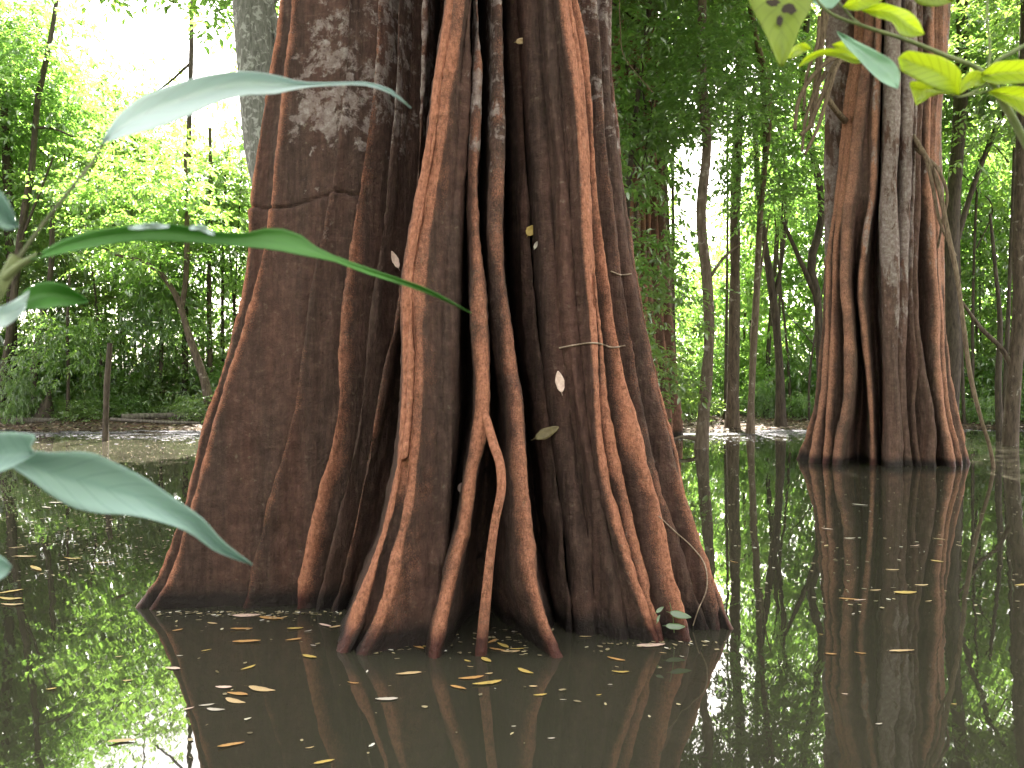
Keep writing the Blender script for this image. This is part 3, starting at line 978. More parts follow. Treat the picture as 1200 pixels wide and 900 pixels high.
def fill(px, d, py_lo, py_hi, k, mat, sx, label, group, name='understory_tree', bark='dark_bark', stem=True):
    me, lumps, rx, h = CROWN[k]
    x = (px - 600) / F * d
    g = gh(x, d)
    z0 = EYE - (py_lo - HZ) / F * d
    z1 = EYE - (py_hi - HZ) / F * d
    z0 = max(z0, g + 0.05)
    sz = (z1 - z0) / h
    base = (x, d, max(g, 0.0))
    tr = []
    if stem:
        lean = rg.uniform(-.5, .5)
        top = (x + lean, d + rg.uniform(-.3, .3), z0 + (z1 - z0) * 0.75)
        mid = (x + lean * .2 + rg.uniform(-.25, .25), d, g + (top[2] - g) * .5)
        r = rg.uniform(.045, .09)
        tr = [([(x, d, g - .25), mid, top], r, r * .4)]
        for j in range(4):
            l = lumps[rg.randrange(len(lumps))]
            tgt = (x + l[0] * sx * .9, d + l[1] * sx * .9, z0 + l[2] * sz)
            zz = max(z0 * .7 + g * .3, tgt[2] - rg.uniform(.6, 1.6))
            f = min(1.0, max(0.1, (zz - g) / max(.1, top[2] - g)))
            st = (x + (top[0] - x) * f, d, zz)
            tr.append(([st, ((st[0] + tgt[0]) / 2, (st[1] + tgt[1]) / 2, (st[2] + tgt[2]) / 2 + .15), tgt], r * .4, r * .15))
    return tree(name, label, 'shrub' if name == 'shrub' else 'tree', group, base, tr, [(k, mat, (x, d, z0), sx, sz, rg.uniform(0, 6.28))], bark, rg.randrange(999))


LB = 'leafy understory tree in the bright green backdrop left of the central trunk'
LG = 'understory trees left of the central trunk'
for a in [(-190, 30, 420, -40, 0, 'leaf_mid', 1.3), (-90, 28, 430, -60, 2, 'leaf_mid', 1.2), (-30, 33, 440, 20, 0, 'leaf_bright', 1.3), (15, 29, 300, -60, 1, 'leaf_mid', 1.25),
          (75, 32, 440, 85, 2, 'leaf_dark', 1.15), (120, 34, 330, 62, 0, 'leaf_mid', 1.3), (165, 34, 300, 65, 1, 'leaf_dark', 1.1), (150, 31, 440, 240, 2, 'leaf_mid', 1.0),
          (240, 35, 440, 190, 0, 'leaf_mid', 1.1), (285, 32, 450, 230, 1, 'leaf_mid', 1.1), (262, 31, 260, 150, 3, 'leaf_dark', 1.1), (330, 36, 450, 60, 0, 'leaf_mid', 1.3), (60, 38, 260, 60, 2, 'leaf_bright', 1.2)]:
    fill(*a, LB, LG)
RB = 'leafy understory tree in the shaded backdrop between the two large fluted trunks'
RG = 'understory trees between the two large trunks'
for a in [(735, 17.5, 500, 290, 3, 'leaf_dark', .85), (748, 19.0, 330, 30, 1, 'leaf_mid', 1.0), (742, 18.6, 190, -90, 0, 'leaf_mid', .85), (790, 24, 130, -60, 2, 'leaf_mid', .9),
          (850, 27, 90, -80, 0, 'leaf_mid', 1.0), (910, 28, 250, -30, 1, 'leaf_mid', 1.0), (780, 30, 470, 250, 0, 'leaf_mid', .9),
          (880, 33, 460, 230, 2, 'leaf_bright', 1.1), (930, 36, 460, 150, 0, 'leaf_bright', 1.2), (840, 38, 470, 260, 1, 'leaf_bright', 1.2), (980, 33, 300, -30, 2, 'leaf_mid', 1.1), (1030, 31, 470, 60, 0, 'leaf_mid', 1.2)]:
    fill(*a, RB, RG)
SB = 'leafy understory tree in the dim backdrop right of the right-hand fluted tree'
SG = 'understory trees at the right edge'
for a in [(1130, 26, 240, -60, 0, 'leaf_mid', 1.0), (1175, 24, 160, -90, 2, 'leaf_dark', 1.0), (1150, 30, 420, 130, 1, 'leaf_mid', 1.1), (1200, 28, 440, 160, 0, 'leaf_dark', 1.1),
          (1150, 36, 470, 270, 2, 'leaf_bright', 1.2), (1250, 30, 450, -40, 2, 'leaf_mid', 1.3), (1100, 34, 460, 100, 0, 'leaf_mid', 1.1), (1340, 28, 460, -60, 0, 'leaf_dark', 1.3)]:
    fill(*a, SB, SG)
HB = 'leafy tree hidden for the most part behind the central trunk'
for a in [(420, 33, 450, -50, 0, 'leaf_mid', 1.4), (520, 35, 450, -50, 2, 'leaf_mid', 1.4), (620, 34, 450, -60, 0, 'leaf_dark', 1.4), (690, 32, 450, -60, 1, 'leaf_mid', 1.3)]:
    fill(*a, HB, 'trees behind the central trunk')

BL = 'low leafy shrub along the forest edge left of the central trunk'
for i, (px, d, hi, k, mat, sx) in enumerate([(-60, 28, 400, 4, 'leaf_dark', 1.0), (0, 30, 380, 4, 'leaf_dark', 1.0), (55, 29.5, 395, 4, 'leaf_mid', .9), (100, 30.5, 390, 4, 'leaf_bright', .9), (135, 29, 430, 5, 'leaf_bright', .9),
                                             (165, 31, 405, 4, 'leaf_dark', .9), (205, 30.5, 400, 4, 'leaf_dark', 1.0), (245, 31, 395, 4, 'leaf_dark', .9), (285, 30, 410, 4, 'leaf_mid', .9), (340, 31, 400, 4, 'leaf_mid', 1.0)]):
    fill(px, d, 500, hi, k, mat, sx, BL, 'shrubs on the left bank', 'shrub', stem=False)
BR = 'low leafy shrub along the forest edge between the two large trunks'
for i, (px, d, hi, k, mat, sx) in enumerate([(760, 27, 400, 4, 'leaf_dark', .9), (800, 30, 410, 4, 'leaf_mid', .9), (845, 32, 400, 4, 'leaf_mid', .9), (890, 31.5, 395, 4, 'leaf_bright', .9), (930, 30, 390, 4, 'leaf_mid', .9), (975, 31, 390, 4, 'leaf_mid', 1.0)]):
    fill(px, d, 500, hi, k, mat, sx, BR, 'shrubs on the middle bank', 'shrub', stem=False)
BS = 'low leafy shrub along the forest edge right of the right-hand fluted tree'
for i, (px, d, hi, k, mat, sx) in enumerate([(1085, 30, 400, 4, 'leaf_mid', .9), (1130, 29, 395, 4, 'leaf_dark', .9), (1165, 28, 410, 4, 'leaf_mid', .9), (1210, 29, 390, 4, 'leaf_dark', 1.0), (1270, 28, 380, 4, 'leaf_dark', 1.0)]):
    fill(px, d, 500, hi, k, mat, sx, BS, 'shrubs on the right bank', 'shrub', stem=False)


for zone, g, lst in [('low leafy plant at the edge of the left bank', 'plants on the left bank', [(20, 26.2), (62, 27.5), (108, 26.8), (152, 28), (216, 28.2), (238, 26.6), (-40, 26.5)]),
                     ('low leafy plant at the edge of the bank between the two large trunks', 'plants on the middle bank', [(742, 25.6), (776, 27.5), (838, 29), (896, 28.4), (938, 27.6)]),
                     ('low leafy plant at the edge of the bank right of the right-hand fluted tree', 'plants on the right bank', [(1095, 27), (1142, 27.5), (1160, 26), (1215, 26.5)])]:
    for px, d in lst:
        fill(px, d, 520, 445 + rg.uniform(-14, 22), 5, rg.choice(['leaf_mid', 'leaf_bright', 'leaf_dark']), rg.uniform(.4, .8), zone, g, 'shrub', stem=False)
SL = 'thin dark bare stem rising through the foliage left of the central trunk'
SR = 'thin dark bare stem rising through the foliage between the two large fluted trunks'
SE = 'thin dark bare stem rising through the foliage right of the right-hand fluted tree'
for px, d, hi, ln_, lb, g in [(95, 33, 120, 14, SL, 'thin stems on the left'), (142, 32, 140, -10, SL, 'thin stems on the left'), (160, 35, 60, 8, SL, 'thin stems on the left'), (118, 29, 250, -22, SL, 'thin stems on the left'), (272, 31, 180, 12, SL, 'thin stems on the left'), (66, 31, 150, 18, SL, 'thin stems on the left'),
                              (764, 26, 200, -8, SR, 'thin stems in the middle'), (872, 33, 200, 16, SR, 'thin stems in the middle'), (927, 29, 240, -20, SR, 'thin stems in the middle'), (948, 27, 330, 18, SR, 'thin stems in the middle'),
                              (1140, 27, 120, 12, SE, 'thin stems on the right'), (1152, 30, 60, -14, SE, 'thin stems on the right'), (1163, 33, 200, 20, SE, 'thin stems on the right'), (1128, 32, 180, -8, SE, 'thin stems on the right')]:
    w0 = rg.uniform(1.3, 2.3)
    px_tree('slender_tree', lb, [(px, 500), (px + ln_ * .2 + rg.uniform(-4, 4), 500 - (500 - hi) * .35), (px + ln_ * .5 + rg.uniform(-5, 5), 500 - (500 - hi) * .7), (px + ln_, hi)], d, w0, w0 * .5, 'dark_bark',
            limbs=[([(px + ln_ * .4, 500 - (500 - hi) * .55), (px + ln_ * .4 + rg.choice((-1, 1)) * 18, 500 - (500 - hi) * .68), (px + ln_ * .4 + rg.choice((-1, 1)) * 34, 500 - (500 - hi) * .78)], w0 * .5, w0 * .25)], seed=rg.randrange(900), group=g)


def far_wood():
    rg = np.random.default_rng(9)
    n = 15000
    px = rg.uniform(-900, 2100, n)
    d = rg.uniform(44, 64, n)
    top = np.interp(px, [-900, -100, 40, 75, 130, 200, 265, 300, 420, 700, 790, 812, 850, 872, 900, 1000, 1300, 2100],
                    [0, -40, 20, 80, 75, 85, 190, 120, 20, 0, 120, 268, 262, 110, 60, 20, 0, 20])
    top = top + 25 * noise(px * 0.03, 0, 0, 3) + 14 * noise(px * 0.11, 0, 0, 4)
    z1 = EYE - (top - HZ) / F * d
    z = 0.3 + (z1 - 0.3) * rg.uniform(0, 1, n) ** 0.85
    P0 = np.stack([(px - 600) / F * d, d, z], 1)
    keep = noise(P0[:, 0] * .45, P0[:, 1] * .3, P0[:, 2] * .5, 12) > -0.02
    P0 = P0[keep]
    n = len(P0)
    dv = rg.normal(size=(n, 3))
    dv[:, 2] *= 0.4
    dv /= np.linalg.norm(dv, axis=1, keepdims=True)
    me = leaf_cloud('far_wood', P0, dv, rg.uniform(.7, 1.5, n), 10, .25, .52, 21, .35, .012)
    o = link('far_wood', me, None, M['leaf_bright'])
    tag(o, 'far sunlit forest foliage closing the view behind the trees', 'forest', kind='stuff')



def shade_wood_behind():
    """the same forest carried on unseen behind the viewer, put in to cut low sky light"""
    rg = np.random.default_rng(19)
    n = 5200
    a = rg.uniform(R(150), R(390), n)
    r = rg.uniform(17, 24, n)
    z = 0.2 + rg.uniform(0, 1, n) ** .9 * (14 + 3 * noise(a * 6, 0, 0, 8))
    P0 = np.stack([r * np.cos(a), r * np.sin(a) - 2, z], 1)
    P0 = P0[(P0[:, 1] < 6)]
    n = len(P0)
    dv = rg.normal(size=(n, 3))
    dv[:, 2] *= .4
    dv /= np.linalg.norm(dv, axis=1, keepdims=True)
    me = leaf_cloud('shade_wood_behind', P0, dv, rg.uniform(.9, 1.7, n), 9, .36, .5, 22, .35, .012)
    o = link('shade_forest_wall', me, None, M['leaf_mid'])
    tag(o, 'unseen forest foliage round the near side of the flooded pool, put in for shade', 'forest', kind='stuff')


far_wood()
shade_wood_behind()


# ------------------------------------------------------------------ logs and stump on the bank
def log(label, a, b, r0, r1, seed, bends=()):
    pts = [Vector(a)] + [Vector(p) for p in bends] + [Vector(b)]
    base = tuple(pts[0])
    bag = Bag().tube(pts, r0, r1, 22, 9, 0.25, seed)
    o = bag.build('fallen_log', M['log_wood'], None, base)
    o.location = base
    tag(o, label, 'log')


def bank(px, d, up):
    x = (px - 600) / F * d
    return (x, d, gh(x, d) + up)


log('pale fallen log lying along the left bank, longest of those there', bank(142, 26.3, .10), bank(262, 27.2, .10), .12, .08, 3, [bank(200, 27.0, .14)])
log('thin grey fallen log lying just in front of the longest pale log', bank(130, 26.0, .08), bank(235, 25.6, .06), .055, .04, 5, [bank(180, 25.4, .09)])
log('dark half sunk log at the far left of the bank beside the leaning stems', bank(-10, 26.0, .05), bank(70, 26.4, .05), .11, .08, 8)


def stump():
    b = bank(50, 26.6, -.1)
    n, s = 14, 14
    V = []
    for i in range(n):
        t = i / (n - 1)
        for j in range(s):
            a = j / s * 2 * math.pi
            r = (.26 * (1 - t) ** 1.1 + .13) * (1 + .3 * float(noise(math.cos(a) * 1.5, math.sin(a) * 1.5, t * 2, 4)))
            V.append((b[0] + r * math.cos(a) + .16 * t, b[1] + r * math.sin(a), b[2] + t * (.85 + (.3 * float(noise(math.cos(a) * 2, math.sin(a) * 2, 0, 8)) if t > .7 else 0))))
    q = grid_faces(n, s, True)
    V = np.array(V) - np.array(b)
    top = (n - 1) * s + np.arange(s)
    me = mesh_np('stump', V, np.concatenate([q.ravel(), top]), np.concatenate([np.full(len(q), 4), [s]]))
    o = link('stump', me, None, M['dark_bark'])
    o.location = b
    tag(o, 'small black jagged stump on the left bank', 'stump')


stump()


# ------------------------------------------------------------------ vines
def vine(name, label, group, base, strands, mat='vine_bark', cat='vine'):
    root = empty(name, base)
    tag(root, label, cat, group)
    for i, (pts, r0, r1) in enumerate(strands):
        Bag().tube(pts, r0, r1, 40, 7, 0.2, 60 + i).build('strand', M[mat], root, base)
    return root


d2 = 14.0
vine('hanging_vine', 'bunch of tan vine strands hanging at the upper left of the right-hand fluted tree', None, P(985, 70, d2), [
    ([P(990, 72, 14.6), P(970, 72, d2), P(950, 92, d2), P(936, 118, d2), P(931, 152, d2)], .05, .03),
    ([P(992, 70, 14.6), P(976, 80, d2), P(966, 105, d2), P(955, 132, d2), P(947, 150, d2), P(938, 158, d2)], .06, .03),
    ([P(990, 68, 14.6), P(978, 84, 13.9), P(968, 118, 13.9), P(958, 150, 13.9), P(943, 181, 13.9)], .055, .025),
    ([P(968, 84, 14.1), P(954, 110, 14.1), P(944, 140, 14.1), P(940, 178, 14.1)], .04, .02),
    ([P(974, -30, 14.3), P(968, 10, 14.3), P(962, 50, 14.2), P(958, 90, 14.2), P(950, 150, 14.2)], .09, .05),
    ([P(966, 110, 14.2), P(976, 125, 14.3), P(990, 142, 14.7)], .05, .06),
    ([P(960, 20, 14.2), P(958, 50, 14.1), P(945, 90, 14.1), P(942, 130, 14.1)], .035, .02)])
vine('hanging_vine', 'long tan vine drooping from the right side of the right-hand fluted tree into the water', None, P(1085, 165, 14.2), [
    ([P(1070, 160, 14.3), P(1082, 178, 13.9), P(1096, 205, 13.9), P(1104, 235, 13.8), P(1110, 268, 13.7), P(1121, 320, 13.6), P(1129, 380, 13.5), P(1137, 440, 13.5), P(1150, 492, 13.6), P(1160, 525, 13.8), P(1166, 560, 13.9)], .045, .03),
    ([P(1072, 168, 14.3), P(1086, 190, 13.9), P(1094, 225, 13.9), P(1102, 262, 13.9), P(1112, 285, 13.9), P(1120, 300, 13.9)], .035, .02),
    ([P(1074, 175, 14.2), P(1100, 200, 13.8), P(1110, 228, 13.8), P(1104, 262, 13.9), P(1099, 290, 14.1)], .03, .02)])
vine('hanging_vine', 'thin pale liana hanging through the dark leaves right of the central trunk top', None, P(722, 30, 16.4), [
    ([P(726, -40, 16.4), P(727, 30, 16.4), P(731, 65, 16.4), P(745, 85, 16.4), P(765, 108, 16.4)], .012, .010)])
vine('hanging_vine', 'slim grey liana hanging between the tan crooked trunk and the vine bunch', None, P(880, 20, 21), [
    ([P(878, -40, 21), P(882, 25, 21), P(890, 60, 21), P(900, 95, 21), P(902, 140, 21), P(896, 200, 21), P(891, 260, 21)], .075, .05)])

# ------------------------------------------------------------------ things resting on the central trunk
BV = BVHTree.FromPolygons([v.co[:] for v in main_mesh.vertices], [p.vertices[:] for p in main_mesh.polygons])


def on_trunk(px, py):
    o = Vector((0, 0, EYE))
    dr = (P(px, py, 1.0) - o).normalized()
    hit = BV.ray_cast(o, dr)
    return hit[0], hit[1], dr


def trunk_line(name, label, pxs, r, mat):
    pts = []
    for x, y in resample(np.array(pxs, float), 40):
        h, n, dr = on_trunk(x, y)
        if h is not None:
            pts.append(h - dr * (r * 1.5))
    base = tuple(pts[0])
    V, q = tube_np(np.array([tuple(p) for p in pts]), np.full(len(pts), r), 6)
    me = mesh_np(name, V - np.array(base), q, np.full(len(q), 4))
    o = link(name, me, None, M[mat])
    o.location = base
    tag(o, label, 'vine')


M['pale_twine'] = flat_mat('pale_twine', (.20, .14, .10), (.36, .27, .2), 60)
trunk_line('thin_vine', 'thin pale vine strung level across the right-hand folds of the central trunk', [(655, 408), (676, 404), (697, 402), (704, 403), (716, 407), (733, 405)], .0055, 'pale_twine')
trunk_line('thin_vine', 'short pale vine strung across the rightmost fold of the central trunk', [(716, 318), (727, 322), (740, 321)], .005, 'pale_twine')
trunk_line('thin_vine', 'fine looping vine low on the right folds of the central trunk', [(772, 605), (790, 622), (810, 640), (825, 660), (828, 690), (818, 715), (812, 733)], .004, 'pale_twine')

LEAFC = {
    'yellow': ((.40, .27, .07), (.52, .37, .12)),
    'orange': ((.36, .18, .07), (.50, .28, .10)),
    'tan': ((.42, .27, .13), (.60, .44, .26)),
    'pink': ((.55, .36, .30), (.72, .54, .46)),
    'brown': ((.10, .075, .035), (.17, .13, .06)),
    'white': ((.40, .34, .28), (.55, .48, .42)),
    'green': ((.05, .13, .03), (.10, .22, .05))}
for k, (a, b) in LEAFC.items():
    M['fallen_' + k] = flat_mat('fallen_' + k, a, b, 45, 0.55, 0.35)


def leaf_mesh(name, length, width, curl, seed, n=11, twist=0.0, bend=0.0):
    """pointed oval blade with a midrib crease, a short stalk, 1.2 mm thick"""
    rg = random.Random(seed)
    rows = []
    for i in range(n):
        t = i / (n - 1)
        w = width * 0.5 * (math.sin(math.pi * min(1, .04 + .94 * t ** .85)) ** .8) * (1 + rg.uniform(-.08, .08))
        x = (t - .5) * length
        z = curl * (2 * t - 1) ** 2 + .10 * length * rg.uniform(-.10, .10)
        yb = bend * math.sin(math.pi * t)
        rows.append([(x, yb + s * w, z + abs(s) ** 1.5 * curl * .7 + twist * s * (t - .5) * width) for s in (-1, -.5, 0, .5, 1)])
    top = np.array(rows).reshape(-1, 3)
    bot = top - np.array([0, 0, .0012])
    m = 5
    q = grid_faces(n, m, False)
    qb = q[:, ::-1] + len(top)
    ring = [i * m for i in range(n)] + [(n - 1) * m + j for j in range(1, m)] + [i * m + m - 1 for i in range(n - 2, -1, -1)] + list(range(m - 2, 0, -1))
    ring = np.array(ring)
    r2 = np.roll(ring, -1)
    side = np.stack([ring, r2, r2 + len(top), ring + len(top)], 1)
    qs = np.concatenate([q, qb, side])
    V = np.concatenate([top, bot])
    # stalk
    sv, sq = tube_np(np.array([(-length * .5, 0, curl), (-length * .6, bend * .2, curl * 1.1), (-length * .68, bend * .3, curl * .9)]), [.0016, .0013, .001], 5)
    qs = np.concatenate([qs, sq + len(V)])
    V = np.concatenate([V, sv])
    return mesh_np(name, V, qs, np.full(len(qs), 4), True, {'tint': np.full(len(V), .5)})


def stuck_leaf(name, px, py, length, width, ang, colr, label, seed, at=None):
    h, n, dr = on_trunk(px, py)
    if at is not None:                       # caught on a fold a little to the side
        h = P(px, py, on_trunk(at, py)[0].y)
    me = leaf_mesh(name, length, width, .006, seed)
    o = link(name, me, None, M['fallen_' + colr])
    zax = -dr
    right = Vector((1, 0, 0))
    upv = zax.cross(right).normalized()
    xax = (right * math.cos(R(ang)) + upv * math.sin(R(ang))).normalized()
    yax = zax.cross(xax)
    o.matrix_world = Matrix.Translation(h - dr * .03) @ Matrix((xax, yax, zax)).transposed().to_4x4()
    tag(o, label, 'leaf')


stuck_leaf('fallen_leaf', 622, 270, .075, .06, 60, 'yellow', 'round yellow leaf stuck in the dark cleft of the central trunk', 1, 615)
stuck_leaf('fallen_leaf', 628, 287, .050, .022, 70, 'white', 'small whitish leaf scrap just below the round yellow leaf', 2)
stuck_leaf('fallen_leaf', 656, 447, .13, .055, 100, 'pink', 'pale pink leaf caught upright on the right edge of the dark cleft', 3)
stuck_leaf('fallen_leaf', 641, 507, .16, .065, 25, 'brown', 'olive brown leaf hanging in the dark cleft under the pale pink leaf', 4, 650)
stuck_leaf('fallen_leaf', 463, 304, .12, .045, 110, 'pink', 'reddish pink leaf caught in the dark cleft left of the front fold', 5)
stuck_leaf('fallen_leaf', 540, 571, .06, .04, 80, 'pink', 'tiny pink leaf scrap low on the front fold beside the stray root', 6)
stuck_leaf('fallen_leaf', 611, 48, .07, .04, 10, 'tan', 'small tan leaf scrap high in the dark cleft of the central trunk', 7)


# ------------------------------------------------------------------ leaves floating on the water
FLOAT = {}
for i in range(4):
    FLOAT[i] = leaf_mesh('floating_leaf', 1.0, (.27, .32, .24, .38)[i], (.035, .02, .05, .03)[i], 40 + i, bend=(.03, -.05, .06, 0)[i])
FLOATC = {}


def floating(px, py, lpx, colr, label, group=None, rot=None, k=None):
    x, y = ground_px(px, py)
    k = rg.randrange(4) if k is None else k
    key = (k, colr)
    if key not in FLOATC:
        me = FLOAT[k].copy()
        me.materials.clear()
        me.materials.append(M['fallen_' + colr])
        FLOATC[key] = me
    o = link('floating_leaf', FLOATC[key])
    s = lpx / F * math.hypot(x, y)
    a = rot if rot is not None else rg.gauss(0, .5) + (math.pi if rg.random() < .5 else 0)
    o.location = (x, y, .004)
    o.scale = (s, s * rg.uniform(.85, 1.15), s * .6)
    o.rotation_euler = (rg.uniform(-.05, .05), rg.uniform(-.05, .05), a)
    tag(o, label, 'leaf', group)


floating(763, 757, 33, 'pink', 'pink curled leaf floating at the foot of the right-hand folds, biggest of the pink ones', rot=.05, k=3)
floating(307, 808, 34, 'tan', 'big pale tan leaf floating in the dark reflection left of the front folds', rot=-.3, k=1)
floating(363, 770, 21, 'yellow', 'plump yellow leaf floating just left of the front fold tips', rot=-.5, k=3)
floating(289, 753, 31, 'orange', 'long narrow orange leaf floating in front of the left buttress', rot=.02, k=2)
floating(271, 874, 29, 'orange', 'orange leaf floating by itself near the bottom, under the left buttress reflection', rot=.5, k=0)
floating(380, 894, 24, 'yellow', 'yellow leaf floating at the bottom edge, under the front folds', rot=.5, k=0)
floating(1061, 695, 24, 'yellow', 'yellow leaf clump floating on the reflection of the right-hand fluted tree', rot=.0, k=3)
floating(1057, 764, 26, 'tan', 'tan leaf floating lowest on the reflection of the right-hand fluted tree', rot=.0, k=2)
floating(995, 703, 20, 'orange', 'small orange leaf floating on the left side of the right-hand reflection', rot=-.4, k=2)
floating(253, 832, 22, 'white', 'whitish leaf floating under the big pale tan leaf', rot=-.2, k=1)
A1 = ('orange leaf adrift on the dark water before the left buttresses', 'orange leaves before the left buttresses')
A2 = ('small yellow leaf adrift on the dark water before the left buttresses', 'yellow leaves before the left buttresses')
A3 = ('small pale leaf adrift on the dark water before the left buttresses', 'pale leaves before the left buttresses')
for px, py, l, c, (lb, g) in [(276, 822, 28, 'tan', A3), (278, 814, 26, 'orange', A1), (262, 806, 20, 'pink', A3), (242, 827, 16, 'white', A3), (221, 831, 12, 'pink', A3), (202, 784, 19, 'pink', A3),
                              (208, 739, 11, 'orange', A1), (249, 731, 12, 'tan', A3), (242, 763, 11, 'yellow', A2), (283, 738, 24, 'orange', A1), (291, 783, 18, 'yellow', A2), (346, 737, 18, 'yellow', A2),
                              (344, 750, 18, 'orange', A1), (361, 740, 9, 'white', A3), (289, 722, 30, 'pink', A3), (318, 725, 28, 'orange', A1), (332, 724, 10, 'tan', A3), (381, 734, 22, 'pink', A3),
                              (395, 735, 20, 'tan', A3), (367, 757, 8, 'white', A3), (211, 769, 8, 'white', A3), (363, 877, 10, 'tan', A3), (255, 788, 10, 'brown', A2)]:
    if c == 'brown':
        lb, g = 'tiny brown leaf adrift before the left buttresses', None
    floating(px, py, l, c, lb, g)
B1 = ('orange or yellow leaf adrift on the dark water before the front folds', 'leaves before the front folds')
B2 = ('pale leaf scrap adrift on the dark water before the front folds', 'pale scraps before the front folds')
for px, py, l, c, (lb, g) in [(414, 801, 14, 'orange', B1), (479, 790, 30, 'tan', B2), (453, 820, 26, 'white', B2), (490, 759, 22, 'orange', B1), (503, 757, 18, 'yellow', B1), (589, 757, 22, 'yellow', B1), (583, 762, 20, 'orange', B1),
                              (598, 764, 22, 'tan', B2), (577, 752, 16, 'orange', B1), (606, 761, 18, 'yellow', B1), (570, 774, 20, 'yellow', B1), (552, 795, 30, 'orange', B1), (571, 801, 36, 'yellow', B1), (537, 807, 24, 'orange', B1), (616, 787, 26, 'yellow', B1),
                              (625, 805, 10, 'tan', B2), (633, 815, 16, 'yellow', B1), (548, 775, 10, 'yellow', B1), (573, 790, 10, 'tan', B2), (660, 821, 8, 'white', B2), (646, 866, 9, 'white', B2), (551, 782, 8, 'tan', B2), (602, 852, 6, 'white', B2)]:
    floating(px, py, l, c, lb, g)
C1 = ('small leaf adrift on the dark water before the right-hand folds', 'leaves before the right-hand folds')
for px, py, l, c in [(722, 773, 22, 'orange'), (727, 788, 20, 'yellow'), (702, 815, 7, 'yellow'), (686, 747, 14, 'tan'), (715, 803, 6, 'white'), (799, 770, 6, 'white'), (777, 766, 8, 'tan')]:
    floating(px, py, l, c, *C1)
D1 = ('small leaf adrift on the mirrored foliage to the right of the central tree', 'leaves on the right-hand water')
for px, py, l, c in [(1030, 849, 9, 'white'), (974, 767, 12, 'orange'), (1098, 658, 12, 'yellow'), (860, 659, 11, 'orange'), (996, 631, 12, 'white'), (962, 744, 5, 'yellow'), (1008, 704, 14, 'pink'), (1008, 766, 12, 'orange'), (1195, 686, 14, 'yellow'),
                     (968, 837, 5, 'white'), (1118, 826, 6, 'yellow'), (1026, 692, 12, 'tan'), (1080, 686, 14, 'tan'), (1008, 592, 16, 'white'), (1046, 668, 14, 'tan'), (1000, 720, 6, 'white'), (990, 814, 7, 'pink'), (969, 620, 12, 'pink'), (1088, 705, 8, 'tan'), (968, 640, 10, 'tan'), (1072, 640, 12, 'pink'), (1100, 632, 12, 'tan')]:
    floating(px, py, l, c, *D1)
E1 = ('small leaf adrift on the mirrored foliage to the left of the central tree', 'leaves on the left-hand water')
for px, py, l, c in [(11, 694, 24, 'yellow'), (12, 702, 26, 'yellow'), (14, 709, 24, 'tan'), (42, 667, 26, 'yellow'), (68, 589, 20, 'white'), (143, 870, 28, 'tan'), (30, 653, 20, 'tan'), (85, 655, 18, 'yellow'), (120, 660, 18, 'tan'), (55, 595, 14, 'white'), (95, 591, 16, 'white'), (20, 642, 14, 'tan'), (150, 798, 10, 'tan'), (60, 808, 10, 'yellow'), (140, 770, 8, 'tan')]:
    floating(px, py, l, c, *E1)


# small sprout growing at the foot of the right-hand folds
def sprout():
    h, n, dr = on_trunk(790, 716)
    base = h - dr * .02
    base.z = h.z
    root = empty('sprout', base)
    tag(root, 'tiny green sprout at the waterline between the right-hand folds of the central trunk', 'plant')
    Bag().tube([base + Vector((0, 0, -.12)), base + Vector((-.01, -.01, -.02)), base + Vector((-.03, -.02, .06))], .003, .002, 10, 5).build('stem', M['leaf_dark'], root, tuple(base))
    for i, (dx, dz, L, a) in enumerate([(.03, -.01, .12, -25), (.0, -.075, .11, -5), (-.09, .02, .06, 60), (-.10, -.03, .05, 110)]):
        me = leaf_mesh('leaf', L, L * .36, .006, 70 + i)
        o = link('leaf', me, root, M['leaf_mid'])
        o.location = (dx, -.03, dz)
        o.rotation_euler = (R(60), R(-a) * .4, R(a) * .5)


sprout()


# ------------------------------------------------------------------ specks, sky-pale film and litter nobody could count
def flakes(name, label, X, Y, Zf, smin, smax, mat, seed, flat=True, cat='debris'):
    rg = np.random.default_rng(seed)
    n = len(X)
    s = rg.uniform(smin, smax, n)
    a = rg.uniform(0, 6.28, n)
    k = 6
    V = np.zeros((n, k, 3))
    el = rg.uniform(.3, .8, n)
    for j in range(k):
        t = j / k * 2 * math.pi
        r = s * rg.uniform(.7, 1.2, n)
        u, v = r * math.cos(t), r * math.sin(t) * el
        V[:, j, 0] = X + u * np.cos(a) - v * np.sin(a)
        V[:, j, 1] = Y + u * np.sin(a) + v * np.cos(a)
        V[:, j, 2] = Zf + (0 if flat else rg.uniform(0, .6, n) * s)
    V = V.reshape(-1, 3)
    me = mesh_np(name, V, np.arange(n * k), np.full(n, k), False, {'tint': np.repeat(rg.uniform(0, 1, n), k)})
    o = link(name, me, None, mat)
    tag(o, label, cat, kind='stuff')


def speck_mat(name, stops):
    m, nt, out = new_mat(name)
    t = NT(nt)
    b = t.principled(t.ramp(t.attr('tint'), stops), .7, .3)
    t.l(b.outputs[0], out.inputs['Surface'])
    return m


M['speck'] = speck_mat('speck', [(0, (.10, .08, .05)), (.4, (.25, .2, .12)), (.75, (.42, .34, .2)), (1, (.7, .66, .6))])
M['sky_film'] = speck_mat('sky_film', [(0, (.08, .075, .085)), (.5, (.17, .165, .19)), (1, (.32, .31, .35))])  # pale lilac stands in for sky reflected by the dusty water
M['litter'] = speck_mat('litter', [(0, (.03, .021, .015)), (.5, (.09, .062, .045)), (.85, (.19, .14, .105)), (1, (.34, .28, .24))])


